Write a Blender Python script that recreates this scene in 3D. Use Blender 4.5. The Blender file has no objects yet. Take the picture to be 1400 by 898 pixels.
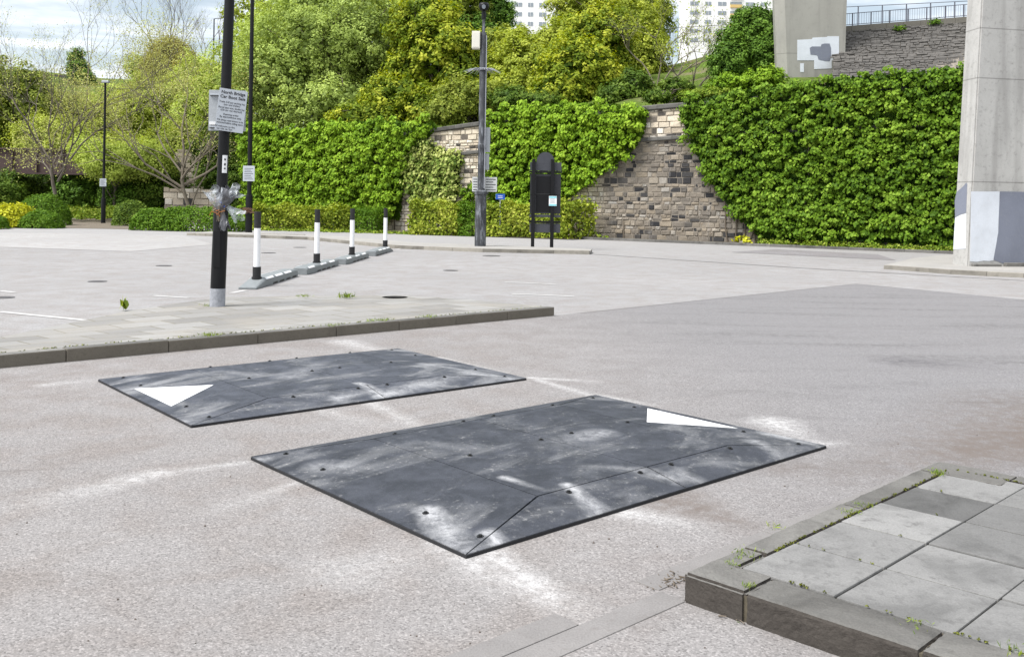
import bpy, bmesh, math, random
import numpy as np
from mathutils import Vector, Matrix

SC = bpy.context.scene
COL = SC.collection
rng = np.random.default_rng(7)
random.seed(7)
F, HZ, ROLL, HC = 1300.0, 277.0, math.radians(.9), 1.5
CR, SR = math.cos(ROLL), math.sin(ROLL)

# ------------------------------------------------------------------ camera geometry helpers
def ray(u, v):
    x, y = u - 700, v - HZ
    return Vector((CR * x + SR * y, F, -(-SR * x + CR * y))) / F
def at(u, v, z=0.0):
    d = ray(u, v); t = (z - HC) / d.z
    return Vector((d.x * t, d.y * t, z))
def atd(u, v, Y):
    d = ray(u, v)
    return Vector((d.x * Y, Y, HC + d.z * Y))
def hit(u, v, P, n):
    d = ray(u, v); o = Vector((0, 0, HC))
    t = (Vector(P) - o).dot(n) / d.dot(n)
    return o + d * t

# ------------------------------------------------------------------ object helpers
def link(o, parent=None):
    COL.objects.link(o)
    if parent is not None:
        o.parent = parent
    return o
def tag(o, label=None, cat=None, group=None, kind=None):
    if label: o['label'] = label
    if cat: o['category'] = cat
    if group: o['group'] = group
    if kind: o['kind'] = kind
    return o
def thing(name, loc, label, cat, group=None, rz=0.0):
    o = bpy.data.objects.new(name, None)
    o.empty_display_size = .2
    o.location = loc; o.rotation_euler = (0, 0, rz)
    link(o)
    return tag(o, label, cat, group)
def copy_tree(o, parent=None):
    c = o.copy(); COL.objects.link(c)
    if parent is not None: c.parent = parent
    for ch in list(o.children): copy_tree(ch, c)
    return c

class MB:
    """collects shapes for one mesh"""
    def __init__(s): s.v = []; s.f = []; s.m = []; s.cur = 0
    def add(s, vs, fs):
        b = len(s.v); s.v += [tuple(v) for v in vs]
        s.f += [tuple(i + b for i in f) for f in fs]; s.m += [s.cur] * len(fs)
        return s
    def box(s, x0, x1, y0, y1, z0, z1, M=None, bev=0.0):
        if bev > 0:
            bm = bmesh.new(); bmesh.ops.create_cube(bm, size=1)
            for v in bm.verts:
                v.co = Vector(((x0 + x1) / 2 + v.co.x * (x1 - x0), (y0 + y1) / 2 + v.co.y * (y1 - y0), (z0 + z1) / 2 + v.co.z * (z1 - z0)))
            bmesh.ops.bevel(bm, geom=bm.edges[:], offset=bev, segments=2, profile=.6, affect='EDGES')
            bm.verts.index_update()
            vs = [v.co.copy() for v in bm.verts]; fs = [[v.index for v in f.verts] for f in bm.faces]; bm.free()
        else:
            vs = [Vector((x, y, z)) for z in (z0, z1) for y in (y0, y1) for x in (x0, x1)]
            fs = [(0, 2, 3, 1), (4, 5, 7, 6), (0, 1, 5, 4), (2, 6, 7, 3), (0, 4, 6, 2), (1, 3, 7, 5)]
        if M is not None: vs = [M @ v for v in vs]
        return s.add(vs, fs)
    def tube(s, pts, rad, n=8, cap=True):
        pts = [Vector(p) for p in pts]
        if not hasattr(rad, '__len__'): rad = [rad] * len(pts)
        vs = []; fs = []; ref = None
        for i, p in enumerate(pts):
            t = (pts[min(i + 1, len(pts) - 1)] - pts[max(i - 1, 0)])
            if t.length < 1e-9: t = Vector((0, 0, 1))
            t.normalize()
            if ref is None: ref = Vector((1, 0, 0)) if abs(t.x) < .9 else Vector((0, 1, 0))
            a = (ref - t * ref.dot(t)).normalized(); b = t.cross(a); ref = a
            for k in range(n):
                an = 2 * math.pi * k / n
                vs.append(p + (a * math.cos(an) + b * math.sin(an)) * rad[i])
        for i in range(len(pts) - 1):
            for k in range(n):
                k2 = (k + 1) % n
                fs.append((i * n + k, i * n + k2, (i + 1) * n + k2, (i + 1) * n + k))
        if cap:
            fs.append(tuple(range(n - 1, -1, -1))); fs.append(tuple((len(pts) - 1) * n + k for k in range(n)))
        return s.add(vs, fs)
    def prism(s, poly, z0, z1):
        n = len(poly)
        vs = [(p[0], p[1], z0) for p in poly] + [(p[0], p[1], z1) for p in poly]
        fs = [tuple(range(n - 1, -1, -1)), tuple(range(n, 2 * n))]
        fs += [(i, (i + 1) % n, (i + 1) % n + n, i + n) for i in range(n)]
        return s.add(vs, fs)
    def build(s, name, mats, parent=None, smooth=False, attrs=None):
        me = bpy.data.meshes.new(name); me.from_pydata(s.v, [], s.f)
        if not isinstance(mats, (list, tuple)): mats = [mats]
        for m in mats: me.materials.append(m)
        if len(mats) > 1: me.polygons.foreach_set('material_index', s.m)
        if smooth: me.polygons.foreach_set('use_smooth', [True] * len(me.polygons))
        if attrs is not None:
            a = me.attributes.new('rnd', 'FLOAT', 'FACE'); a.data.foreach_set('value', np.asarray(attrs, dtype=np.float32))
        me.update()
        return link(bpy.data.objects.new(name, me), parent)

def smooth_sharp(o, ang=40):
    me = o.data
    me.polygons.foreach_set('use_smooth', [True] * len(me.polygons))
    bm = bmesh.new(); bm.from_mesh(me)
    for e in bm.edges:
        if len(e.link_faces) == 2 and e.calc_face_angle(0) > math.radians(ang): e.smooth = False
    bm.to_mesh(me); bm.free()
    return o

# ------------------------------------------------------------------ node helpers
class NT:
    def __init__(s, mat): s.t = mat.node_tree; s.n = s.t.nodes; s.l = s.t.links
    def new(s, typ, **kw):
        n = s.n.new(typ)
        for k, v in kw.items(): setattr(n, k, v)
        return n
    def put(s, sock, val):
        if isinstance(val, bpy.types.NodeSocket): s.l.new(val, sock)
        elif val is not None:
            if sock.type == 'RGBA' and len(val) == 3: val = (*val, 1)
            sock.default_value = val
    def coord(s, k='Object'): return s.new('ShaderNodeTexCoord').outputs[k]
    def pos(s): return s.new('ShaderNodeNewGeometry').outputs['Position']
    def map(s, vec, scale=(1, 1, 1), rot=(0, 0, 0), loc=(0, 0, 0)):
        n = s.new('ShaderNodeMapping'); s.put(n.inputs['Vector'], vec)
        n.inputs['Scale'].default_value = scale; n.inputs['Rotation'].default_value = rot; n.inputs['Location'].default_value = loc
        return n.outputs[0]
    def noise(s, vec, scale, detail=4, rough=.55, dist=0.0, out=0):
        n = s.new('ShaderNodeTexNoise'); s.put(n.inputs['Vector'], vec)
        n.inputs['Scale'].default_value = scale; n.inputs['Detail'].default_value = detail
        n.inputs['Roughness'].default_value = rough; n.inputs['Distortion'].default_value = dist
        return n.outputs[out]
    def voro(s, vec, scale, feature='F1', out='Distance', rnd=1.0):
        n = s.new('ShaderNodeTexVoronoi', feature=feature); s.put(n.inputs['Vector'], vec)
        n.inputs['Scale'].default_value = scale; n.inputs['Randomness'].default_value = rnd
        return n.outputs[out]
    def ramp(s, fac, stops, interp='LINEAR'):
        n = s.new('ShaderNodeValToRGB'); s.put(n.inputs[0], fac); cr = n.color_ramp; cr.interpolation = interp
        while len(cr.elements) < len(stops): cr.elements.new(.5)
        for e, (p, c) in zip(cr.elements, stops):
            e.position = p
            if not hasattr(c, '__len__'): c = (c, c, c)
            e.color = (*c[:3], 1)
        return n.outputs[0]
    def math(s, op, a, b=None, c=None, clamp=False):
        n = s.new('ShaderNodeMath', operation=op, use_clamp=clamp)
        s.put(n.inputs[0], a)
        if b is not None: s.put(n.inputs[1], b)
        if c is not None: s.put(n.inputs[2], c)
        return n.outputs[0]
    def vm(s, op, a, b=None, out=0):
        n = s.new('ShaderNodeVectorMath', operation=op); s.put(n.inputs[0], a)
        if b is not None: s.put(n.inputs[1], b)
        return n.outputs[out]
    def mix(s, fac, a, b, mode='MIX'):
        n = s.new('ShaderNodeMix', data_type='RGBA', blend_type=mode)
        s.put(n.inputs[0], fac); s.put(n.inputs[6], a); s.put(n.inputs[7], b)
        return n.outputs[2]
    def rng(s, v, a, b, c=0.0, d=1.0, typ='SMOOTHSTEP'):
        n = s.new('ShaderNodeMapRange', interpolation_type=typ)
        s.put(n.inputs[0], v); n.inputs[1].default_value = a; n.inputs[2].default_value = b
        n.inputs[3].default_value = c; n.inputs[4].default_value = d
        return n.outputs[0]
    def xyz(s, v):
        n = s.new('ShaderNodeSeparateXYZ'); s.put(n.inputs[0], v); return n.outputs
    def attr(s, name):
        return s.new('ShaderNodeAttribute', attribute_name=name).outputs['Fac']
    def bump(s, h, strength=.3, dist=.01, normal=None):
        n = s.new('ShaderNodeBump'); n.inputs['Strength'].default_value = strength; n.inputs['Distance'].default_value = dist
        s.put(n.inputs['Height'], h)
        if normal is not None: s.put(n.inputs['Normal'], normal)
        return n.outputs[0]
    def streak(s, vec, p0, p1, w0, w1, strength=1.0, nz=None, cut=.0):
        """soft tapering dust trail from p0 to p1 (object coordinates, metres)"""
        p0 = Vector((p0[0], p0[1], 0)); p1 = Vector((p1[0], p1[1], 0)); ba = p1 - p0
        q = s.vm('MULTIPLY', s.vm('SUBTRACT', vec, p0), (1, 1, 0))
        t = s.math('DIVIDE', s.vm('DOT_PRODUCT', q, ba, out='Value'), ba.length_squared, clamp=True)
        sc = s.new('ShaderNodeVectorMath', operation='SCALE'); sc.inputs[0].default_value = ba; s.put(sc.inputs['Scale'], t)
        d = s.vm('LENGTH', s.vm('SUBTRACT', q, sc.outputs[0]), out='Value')
        w = s.math('MULTIPLY_ADD', t, w1 - w0, w0)
        m = s.math('SUBTRACT', 1.0, s.math('DIVIDE', d, w), clamp=True)
        m = s.math('MULTIPLY', m, s.math('MULTIPLY_ADD', t, -.75, 1.0))
        if nz is not None: m = s.math('MULTIPLY', m, s.rng(nz, .32, .66, .3, 1.2))
        return s.math('MULTIPLY', m, strength, clamp=True)

def mat(name):
    m = bpy.data.materials.new(name); m.use_nodes = True
    t = NT(m); b = t.n['Principled BSDF']
    return m, t, b
def simple(name, col, rough=.6, var=.15, scale=6, metal=0.0, bump=.0, spec=.4):
    m, t, b = mat(name)
    c = t.coord(); n = t.noise(c, scale, 6, .6); n2 = t.noise(c, scale * 7, 3, .6)
    f = t.math('MULTIPLY_ADD', n2, .4, t.math('MULTIPLY', n, .6))
    k0 = tuple(x * (1 - var) for x in col); k1 = tuple(min(1, x * (1 + var)) for x in col)
    t.put(b.inputs['Base Color'], t.ramp(f, [(.3, k0), (.7, k1)]))
    t.put(b.inputs['Roughness'], t.rng(n, .2, .8, max(.05, rough - .1), min(1, rough + .1)))
    b.inputs['Metallic'].default_value = metal; b.inputs['Specular IOR Level'].default_value = spec
    if bump: t.put(b.inputs['Normal'], t.bump(f, bump, .01))
    return m

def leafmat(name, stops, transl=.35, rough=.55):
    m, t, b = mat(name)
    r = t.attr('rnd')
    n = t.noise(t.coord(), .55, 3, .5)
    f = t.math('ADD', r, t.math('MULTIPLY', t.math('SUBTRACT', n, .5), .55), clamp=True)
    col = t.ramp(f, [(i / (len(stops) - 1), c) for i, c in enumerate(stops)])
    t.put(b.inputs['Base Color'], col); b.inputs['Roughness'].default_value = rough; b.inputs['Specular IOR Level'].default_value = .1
    tr = t.new('ShaderNodeBsdfTranslucent')
    hs = t.new('ShaderNodeHueSaturation'); t.put(hs.inputs['Color'], col); hs.inputs['Hue'].default_value = .49; hs.inputs['Saturation'].default_value = 1.15; hs.inputs['Value'].default_value = 1.25
    t.put(tr.inputs[0], hs.outputs[0])
    ms = t.new('ShaderNodeMixShader'); ms.inputs[0].default_value = transl
    t.l.new(b.outputs[0], ms.inputs[1]); t.l.new(tr.outputs[0], ms.inputs[2])
    t.l.new(ms.outputs[0], t.n['Material Output'].inputs[0])
    return m

# ------------------------------------------------------------------ foliage
def norm(a): return a / np.maximum(np.linalg.norm(a, axis=1, keepdims=True), 1e-9)
def leaves(name, P, N, size, rnd, material, parent=None, aspect=.6, tip=None, curl=.15):
    n = len(P); N = norm(N)
    T = rng.normal(size=(n, 3)) if tip is None else tip + rng.normal(size=(n, 3)) * .35
    T = norm(T - N * (T * N).sum(1, keepdims=True)); B = np.cross(N, T)
    s = size[:, None]
    V = np.empty((n, 4, 3), np.float32)
    V[:, 0] = P - T * s * .5
    V[:, 1] = P + B * s * aspect * .5 - N * s * curl + T * s * .05
    V[:, 2] = P + T * s * .5 - N * s * curl * .7
    V[:, 3] = P - B * s * aspect * .5 - N * s * curl + T * s * .05
    me = bpy.data.meshes.new(name)
    me.vertices.add(n * 4); me.vertices.foreach_set('co', V.ravel())
    me.loops.add(n * 4); me.loops.foreach_set('vertex_index', np.arange(n * 4, dtype=np.int32))
    me.polygons.add(n); me.polygons.foreach_set('loop_start', np.arange(0, n * 4, 4, dtype=np.int32))
    me.polygons.foreach_set('loop_total', np.full(n, 4, np.int32))
    a = me.attributes.new('rnd', 'FLOAT', 'FACE'); a.data.foreach_set('value', rnd.astype(np.float32))
    me.materials.append(material); me.update(calc_edges=True); me.validate()
    return link(bpy.data.objects.new(name, me), parent)

def crown_pts(lobes, n_clump, per, cr, inner=.5):
    """clump centres near the lobes' surfaces, then leaves round each clump"""
    L = np.array(lobes, float)
    area = L[:, 3] * L[:, 5] + L[:, 3] * L[:, 4] + L[:, 4] * L[:, 5]
    k = rng.choice(len(L), n_clump, p=area / area.sum())
    D = norm(rng.normal(size=(n_clump, 3)))
    R = rng.uniform(inner, 1.06, n_clump) ** .6
    wob = 1 + .16 * np.sin(D[:, 0] * 5 + k) * np.sin(D[:, 2] * 6 + 2 * k)
    C = L[k, :3] + D * L[k, 3:6] * (R * wob)[:, None]
    keep = np.ones(n_clump, bool)
    for j in range(len(L)):
        q = np.linalg.norm((C - L[j, :3]) / L[j, 3:6], axis=1)
        keep &= ~((q < .5) & (k != j))
    C, D = C[keep], D[keep]
    m = len(C)
    crs = cr * rng.uniform(.55, 1.35, m)
    ctone = rng.uniform(0, 1, m)
    idx = np.repeat(np.arange(m), per)
    G = rng.normal(size=(m * per, 3)); G[:, 2] *= .75
    G = norm(G) * (rng.uniform(.2, 1, m * per) ** .5)[:, None]
    P = C[idx] + G * crs[idx][:, None]
    N = G * .8 + D[idx] * .5 + np.array([0, 0, .55]) + rng.normal(size=(m * per, 3)) * .28
    rnd = np.clip(.6 * ctone[idx] + .4 * rng.uniform(0, 1, m * per), 0, 1)
    return C, P, N, rnd

def lobe(u, v, ru, rv, Y, dep=.85, dy=0.0):
    c = atd(u, v, Y)
    return (c.x, c.y + dy, c.z, ru * Y / F, ru * Y / F * dep, rv * Y / F)

def limb(mb, a, b, r0, r1, n=6, sag=.15, seg=4):
    a, b = Vector(a), Vector(b); L = (b - a).length
    off = Vector((random.uniform(-1, 1), random.uniform(-1, 1), random.uniform(0, 1))) * L * sag
    pts = []; rs = []
    for i in range(seg + 1):
        t = i / seg
        pts.append(a.lerp(b, t) + off * (math.sin(t * math.pi) * .5) + Vector((random.uniform(-1, 1), random.uniform(-1, 1), random.uniform(-1, 1))) * L * .012 * (0 < i < seg))
        rs.append(r0 + (r1 - r0) * t)
    mb.tube(pts, rs, n, cap=False)
    return pts

GROW = 1.12
def tree(name, lobes, base, label, cat, lm, bark, n_clump=500, per=30, cr=.5, leaf=.17, trunk_r=.2, group=None, inner=.5, aspect=.6, nlimb=26, extra_trunks=0):
    base = Vector(base)
    root = thing(name, base, label, cat, group)
    k_ = GROW; n_clump = int(n_clump * 1.7); leaf *= 1.02
    L = [(l[0] - base.x, l[1] - base.y, l[2] - base.z, l[3] * k_, l[4] * k_, l[5] * k_) for l in lobes]
    C, P, N, rnd = crown_pts(L, n_clump, int(per * 1.15), cr * .82, inner)
    n = len(P); sz = leaf * rng.uniform(.6, 1.3, n)
    # large inner leaves close the holes; their low tone paints the crown's shade
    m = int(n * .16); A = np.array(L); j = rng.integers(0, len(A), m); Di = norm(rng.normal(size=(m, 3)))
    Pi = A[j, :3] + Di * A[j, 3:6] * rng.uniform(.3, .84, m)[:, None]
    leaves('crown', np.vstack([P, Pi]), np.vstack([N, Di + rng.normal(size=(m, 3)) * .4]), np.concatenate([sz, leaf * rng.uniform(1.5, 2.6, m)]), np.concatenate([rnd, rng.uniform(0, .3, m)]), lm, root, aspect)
    mb = MB()
    top = Vector(np.mean(np.array(L)[:, :3], axis=0))
    for q in range(1 + extra_trunks):
        st = Vector((0, 0, -.3)) if q == 0 else Vector((random.uniform(-.5, .5), random.uniform(-.3, .3), -.3))
        tp = top + Vector((random.uniform(-1, 1), random.uniform(-.5, .5), 0)) * (0 if q == 0 else max(l[3] for l in L) * .5)
        tr = limb(mb, st, tp, trunk_r, trunk_r * .35, 8, .08, 6)
        for i in rng.choice(len(C), min(nlimb, len(C)), replace=False):
            o = tr[random.randint(2, 6)]
            limb(mb, o, C[i], trunk_r * .3, .015, 5, .2, 4)
    mb.build('trunk', bark, root, smooth=True)
    return root

def grow(mb, p, d, L, r, depth, ends, spread=.55, up=.12):
    seg = 3; pts = [p.copy()]; rs = [r]; dd = d.copy()
    for i in range(seg):
        dd = (dd + Vector((random.gauss(0, .13), random.gauss(0, .13), random.gauss(0, .1) + up * .3))).normalized()
        pts.append(pts[-1] + dd * L / seg); rs.append(r * (1 - .4 * (i + 1) / seg))
    mb.tube(pts, rs, 7 if depth > 4 else (5 if depth > 2 else 3), cap=False)
    if depth <= 2: ends += [q for q in pts[1:]]
    if depth == 0: return
    for k in range(random.choice((2, 3, 3)) if depth > 1 else 3):
        a = Vector((random.gauss(0, 1), random.gauss(0, 1), random.gauss(0, 1)))
        a = (a - dd * a.dot(dd)).normalized()
        nd = (dd + a * random.uniform(.5, 1.25) * spread * 1.3 + Vector((0, 0, up))).normalized()
        st = pts[-1] if k < 2 else pts[random.randint(1, 3)]
        grow(mb, st, nd, L * random.uniform(.62, .85), r * random.uniform(.5, .62), depth - 1, ends, spread, up)

def bare_tree(name, base, stems, label, cat, bark, lm, leaf=.1, nl=2500, spreadleaf=.25, group=None, up=.12, spread=.55):
    base = Vector(base); root = thing(name, base, label, cat, group)
    mb = MB(); ends = []
    for (p, d, L, r, dep) in stems:
        grow(mb, Vector(p), Vector(d).normalized(), L, r, dep, ends, spread, up)
    mb.build('trunk', bark, root, smooth=True)
    if nl:
        E_ = np.array([tuple(e) for e in ends]); i = rng.integers(0, len(E_), nl)
        P = E_[i] + rng.normal(size=(nl, 3)) * spreadleaf
        leaves('crown', P, rng.normal(size=(nl, 3)) + np.array([0, 0, .5]), leaf * rng.uniform(.6, 1.4, nl), rng.uniform(0, 1, nl), lm, root)
    return root
CLOUD_OFF = (3.1, 0.7, 0)
EXPO = 0.57
# ================================================================== materials
def asphalt(name, extra=None, base=(.24, .227, .222), speck=1.0):
    m, t, b = mat(name); c = t.coord()
    big = t.noise(c, .3, 5, .55); med = t.noise(c, 2.3, 6, .6, .4); fin = t.noise(c, 55, 3, .7)
    col = t.mix(t.rng(big, .3, .7), tuple(x * .93 for x in base), tuple(x * 1.05 for x in base))
    col = t.mix(t.rng(med, .35, .75), col, (base[0] * .86, base[1] * .82, base[2] * .79))
    vc = t.voro(c, 135, 'F1', 'Color')
    st = t.xyz(vc)[0]
    sp = t.ramp(st, [(0, .6), (.12, .82), (.5, 1.0), (.85, 1.1), (1, 1.42)])
    sp = t.mix(speck, (1, 1, 1), sp)
    col = t.mix(1.0, col, sp, 'MULTIPLY')
    col = t.mix(1.0, col, t.ramp(fin, [(.25, .86), (.75, 1.12)]), 'MULTIPLY')
    n2 = t.noise(c, 9, 5, .65)
    col = t.mix(t.rng(n2, .62, .8, 0, .35), col, (base[0] * .6, base[1] * .55, base[2] * .52))
    if extra: col = extra(t, c, col, n2, med, sp)
    t.put(b.inputs['Base Color'], col); b.inputs['Roughness'].default_value = .9; b.inputs['Specular IOR Level'].default_value = .2
    h = t.math('ADD', t.voro(c, 115), t.math('MULTIPLY', fin, .6))
    t.put(b.inputs['Normal'], t.bump(h, .35, .006))
    return m

def px(u, v, z=0): return at(u, v, z)
def road_extra(t, c, col, n2, med, sp):
    x, y, _ = t.xyz(c)
    w = t.math('MULTIPLY_ADD', t.math('SUBTRACT', med, .5), 2.4, t.math('MULTIPLY_ADD', y, .1, x))
    grey = t.mix(1.0, (.192, .186, .189), sp, 'MULTIPLY')
    col = t.mix(t.rng(w, .1, 4.2, 0, .9), col, grey)
    # long worn tyre bands along the carriageway
    mp = t.map(c, (.22, 1.3, 1), (0, 0, math.radians(-42)))
    tn = t.noise(mp, 1.6, 6, .6, .3)
    col = t.mix(t.math('MULTIPLY', t.rng(tn, .46, .7, 0, .6), t.math('MULTIPLY', t.rng(w, 1.2, 4), t.rng(n2, .38, .62, .1, 1))), col, (.105, .1, .1))
    # brown silt by the kerbs
    brown = (.14, .117, .104)
    for (a, bb, w0, w1, s) in (((930, 690), (1060, 730), .3, .16, .95), ((960, 700), (1010, 715), .14, .1, .6), ((1060, 640), (1180, 640), .2, .3, .5), ((1480, 575), (1150, 655), 1.3, .45, 1.0), ((1420, 600), (1250, 630), .6, .4, .8), ((1330, 620), (1400, 600), .3, .5, .8),
                               ((905, 800), (960, 790), .1, .08, .9), ((870, 860), (960, 830), .12, .1, .3), ((0, 520), (180, 490), .15, .12, .35), ((0, 650), (260, 600), .1, .1, .35)):
        col = t.mix(t.streak(c, px(*a), px(*bb), w0, w1, s, n2), col, brown)
    col = t.mix(t.streak(c, px(1240, 495), px(1330, 500), .45, .5, .75, n2), col, (.085, .08, .085))
    n2 = t.noise(c, 20, 7, .66, .4)
    for (a, bb, w_, s) in (((0, 645), (245, 636), .014, .5), ((245, 636), (330, 628), .01, .3), ((795, 428.5), (1168, 389), .05, .8), ((1172, 389), (1398, 409), .05, .6), ((560, 575), (640, 560), .01, .4), ((880, 470), (1120, 452), .012, .5), ((1120, 452), (1230, 462), .012, .4)):
        col = t.mix(t.streak(c, px(*a), px(*bb), w_, w_, s, n2), col, (.1, .09, .085))
    white = t.mix(.75, (.46, .45, .445), sp, 'MULTIPLY')
    for (a, bb, w0, w1, s) in (((335, 633), (190, 652), .05, .14, .55), ((215, 648), (20, 695), .13, .22, .6), ((405, 661), (300, 697), .07, .12, .45),
                               ((615, 740), (680, 805), .14, .12, .95), ((668, 750), (745, 815), .1, .13, 1.0), ((720, 795), (800, 850), .12, .2, .7),
                               ((800, 690), (900, 712), .1, .2, .85), ((850, 700), (960, 720), .1, .1, .5), ((726, 517), (815, 522), .06, .1, .9), ((735, 520), (850, 553), .06, .12, .8),
                               ((500, 548), (590, 592), .1, .12, .7), ((430, 560), (520, 580), .1, .2, .4), ((470, 468), (560, 492), .25, .12, .7), ((600, 490), (690, 512), .1, .1, .6),
                               ((1060, 578), (1110, 606), .25, .12, .9), ((1100, 608), (1150, 606), .1, .1, .9), ((820, 543), (905, 556), .12, .05, .8), ((60, 527), (130, 520), .12, .1, .5), ((480, 780), (620, 740), .3, .2, .35)):
        col = t.mix(t.streak(c, px(*a), px(*bb), w0, w1, s, n2), col, white)
    return col
def lot_extra(t, c, col, n2, med, sp):
    mp = t.map(c, (.12, 1.1, 1), (0, 0, math.radians(14)))
    tn = t.noise(mp, 1.2, 5, .6, .2)
    col = t.mix(t.rng(tn, .5, .75, 0, .3), col, (.25, .24, .235))
    x, y, _ = t.xyz(c)
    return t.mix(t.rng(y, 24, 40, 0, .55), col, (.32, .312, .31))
M_road = asphalt('road_asphalt', road_extra)
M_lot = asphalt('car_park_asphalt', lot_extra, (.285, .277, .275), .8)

def concrete(name, base, dark, scale=1.0, stain=.5, joints=None, attr=False, streaky=False):
    m, t, b = mat(name); c = t.coord()
    n = t.noise(c, 1.1 * scale, 6, .6); n2 = t.noise(c, 9 * scale, 6, .65); n3 = t.noise(c, 130, 3, .6)
    col = t.mix(t.rng(n, .3, .75), base, tuple(x * .84 for x in base))
    if attr:
        r = t.attr('rnd'); col = t.mix(1.0, col, t.ramp(r, [(0, .5), (.35, .72), (.6, .95), (1, 1.2)]), 'MULTIPLY')
        bl = t.noise(c, 2.6, 5, .6, .6); col = t.mix(1.0, col, t.ramp(bl, [(.32, .66), (.5, 1.0), (.72, 1.12)]), 'MULTIPLY')
    col = t.mix(t.rng(n2, .5, .78, 0, stain), col, dark)
    col = t.mix(1.0, col, t.ramp(n3, [(.25, .84), (.75, 1.14)]), 'MULTIPLY')
    if streaky:
        mp = t.map(c, (1.6, 1.6, .12)); sn = t.noise(mp, 1.5, 5, .6)
        col = t.mix(t.rng(sn, .5, .72, 0, .5), col, dark)
    if joints:
        _, _, z = t.xyz(c)
        for zj in joints:
            d = t.math('ABSOLUTE', t.math('SUBTRACT', z, zj))
            col = t.mix(t.rng(d, 0, .025, .55, 0), col, (.09, .085, .08))
    t.put(b.inputs['Base Color'], col); b.inputs['Roughness'].default_value = .88; b.inputs['Specular IOR Level'].default_value = .2
    t.put(b.inputs['Normal'], t.bump(t.math('ADD', n3, t.math('MULTIPLY', n2, 1.5)), .35, .006))
    return m
M_slab = concrete('paving_slab', (.222, .218, .212), (.11, .107, .104), 2.4, .8, attr=True)
M_kerb = concrete('kerb_concrete', (.185, .178, .166), (.09, .084, .076), 2.0, .6, attr=True)
M_kerbface = concrete('kerb_face_brown', (.066, .058, .051), (.04, .035, .031), 2.5, .6)  # darker brown concrete for the upright faces of the near kerb
M_soil = simple('joint_soil', (.1, .085, .06), .95, .4, 14)
M_pier = concrete('pier_concrete', (.46, .45, .43), (.24, .232, .22), 1.1, .75, (2.2, 4.8, 6.05), streaky=True)
M_channel = concrete('channel_concrete', (.225, .213, .207), (.17, .155, .148), 3.5, .7)
M_pave = concrete('far_paving', (.34, .325, .305), (.23, .21, .19), .8, .4)

def small_paving():
    m, t, b = mat('island_paving'); c = t.coord()
    mp = t.map(c, (1, 1, 1), (0, 0, math.radians(-42)))
    br = t.new('ShaderNodeTexBrick'); t.put(br.inputs['Vector'], mp)
    br.inputs['Scale'].default_value = 1.0; br.inputs['Brick Width'].default_value = .6; br.inputs['Row Height'].default_value = .45
    br.inputs['Mortar Size'].default_value = .012; br.inputs['Mortar Smooth'].default_value = .3
    br.inputs['Color1'].default_value = (.18, .173, .163, 1); br.inputs['Color2'].default_value = (.29, .282, .27, 1); br.inputs['Mortar'].default_value = (.15, .135, .1, 1)
    n = t.noise(c, 1.2, 6, .6); n2 = t.noise(c, 14, 5, .65); n3 = t.noise(c, 90, 3, .6)
    col = t.mix(t.rng(n, .4, .72, 0, .75), br.outputs[0], (.26, .24, .21))
    col = t.mix(t.rng(n2, .55, .8, 0, .5), col, (.16, .145, .12))
    col = t.mix(1.0, col, t.ramp(n3, [(.25, .85), (.75, 1.13)]), 'MULTIPLY')
    t.put(b.inputs['Base Color'], col); b.inputs['Roughness'].default_value = .9
    t.put(b.inputs['Normal'], t.bump(t.math('ADD', n3, br.outputs['Fac']), .3, .006))
    return m
M_island = small_paving()

def stone(name, light):
    m, t, b = mat(name); c = t.coord(); r = t.attr('rnd')
    x, y, z = t.xyz(c)
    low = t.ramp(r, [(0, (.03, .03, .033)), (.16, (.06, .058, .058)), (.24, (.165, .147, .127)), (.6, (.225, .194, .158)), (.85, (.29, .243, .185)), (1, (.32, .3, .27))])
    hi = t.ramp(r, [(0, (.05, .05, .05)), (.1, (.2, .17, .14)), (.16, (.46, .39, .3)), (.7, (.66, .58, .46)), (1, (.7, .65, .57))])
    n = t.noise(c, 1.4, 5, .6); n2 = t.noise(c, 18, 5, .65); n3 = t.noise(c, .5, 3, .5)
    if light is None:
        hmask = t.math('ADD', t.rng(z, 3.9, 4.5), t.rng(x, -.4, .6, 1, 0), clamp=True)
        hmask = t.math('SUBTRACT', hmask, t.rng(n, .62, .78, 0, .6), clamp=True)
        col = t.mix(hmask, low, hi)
    else: col = t.mix(light, low, hi)
    col = t.mix(t.rng(n, .58, .75, 0, .3), col, (.07, .064, .06))
    mp = t.map(c, (2.2, 2.2, .25)); sn = t.noise(mp, 1.3, 4, .6)
    col = t.mix(t.rng(sn, .6, .75, 0, .35), col, (.33, .31, .29))
    col = t.mix(1.0, col, t.ramp(n2, [(.25, .7), (.75, 1.25)]), 'MULTIPLY')
    t.put(b.inputs['Base Color'], col); b.inputs['Roughness'].default_value = .92; b.inputs['Specular IOR Level'].default_value = .15
    t.put(b.inputs['Normal'], t.bump(n2, .5, .03))
    return m
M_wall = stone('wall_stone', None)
M_rev = simple('revetment_stone', (.1, .093, .085), .95, .55, 4, bump=.6)
M_abut = stone('abutment_stone', .75)
M_mortar = simple('mortar', (.22, .192, .158), .95, .3, 8)
M_cope = concrete('coping_stone', (.12, .115, .105), (.05, .048, .045), 1.5, .6)

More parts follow.
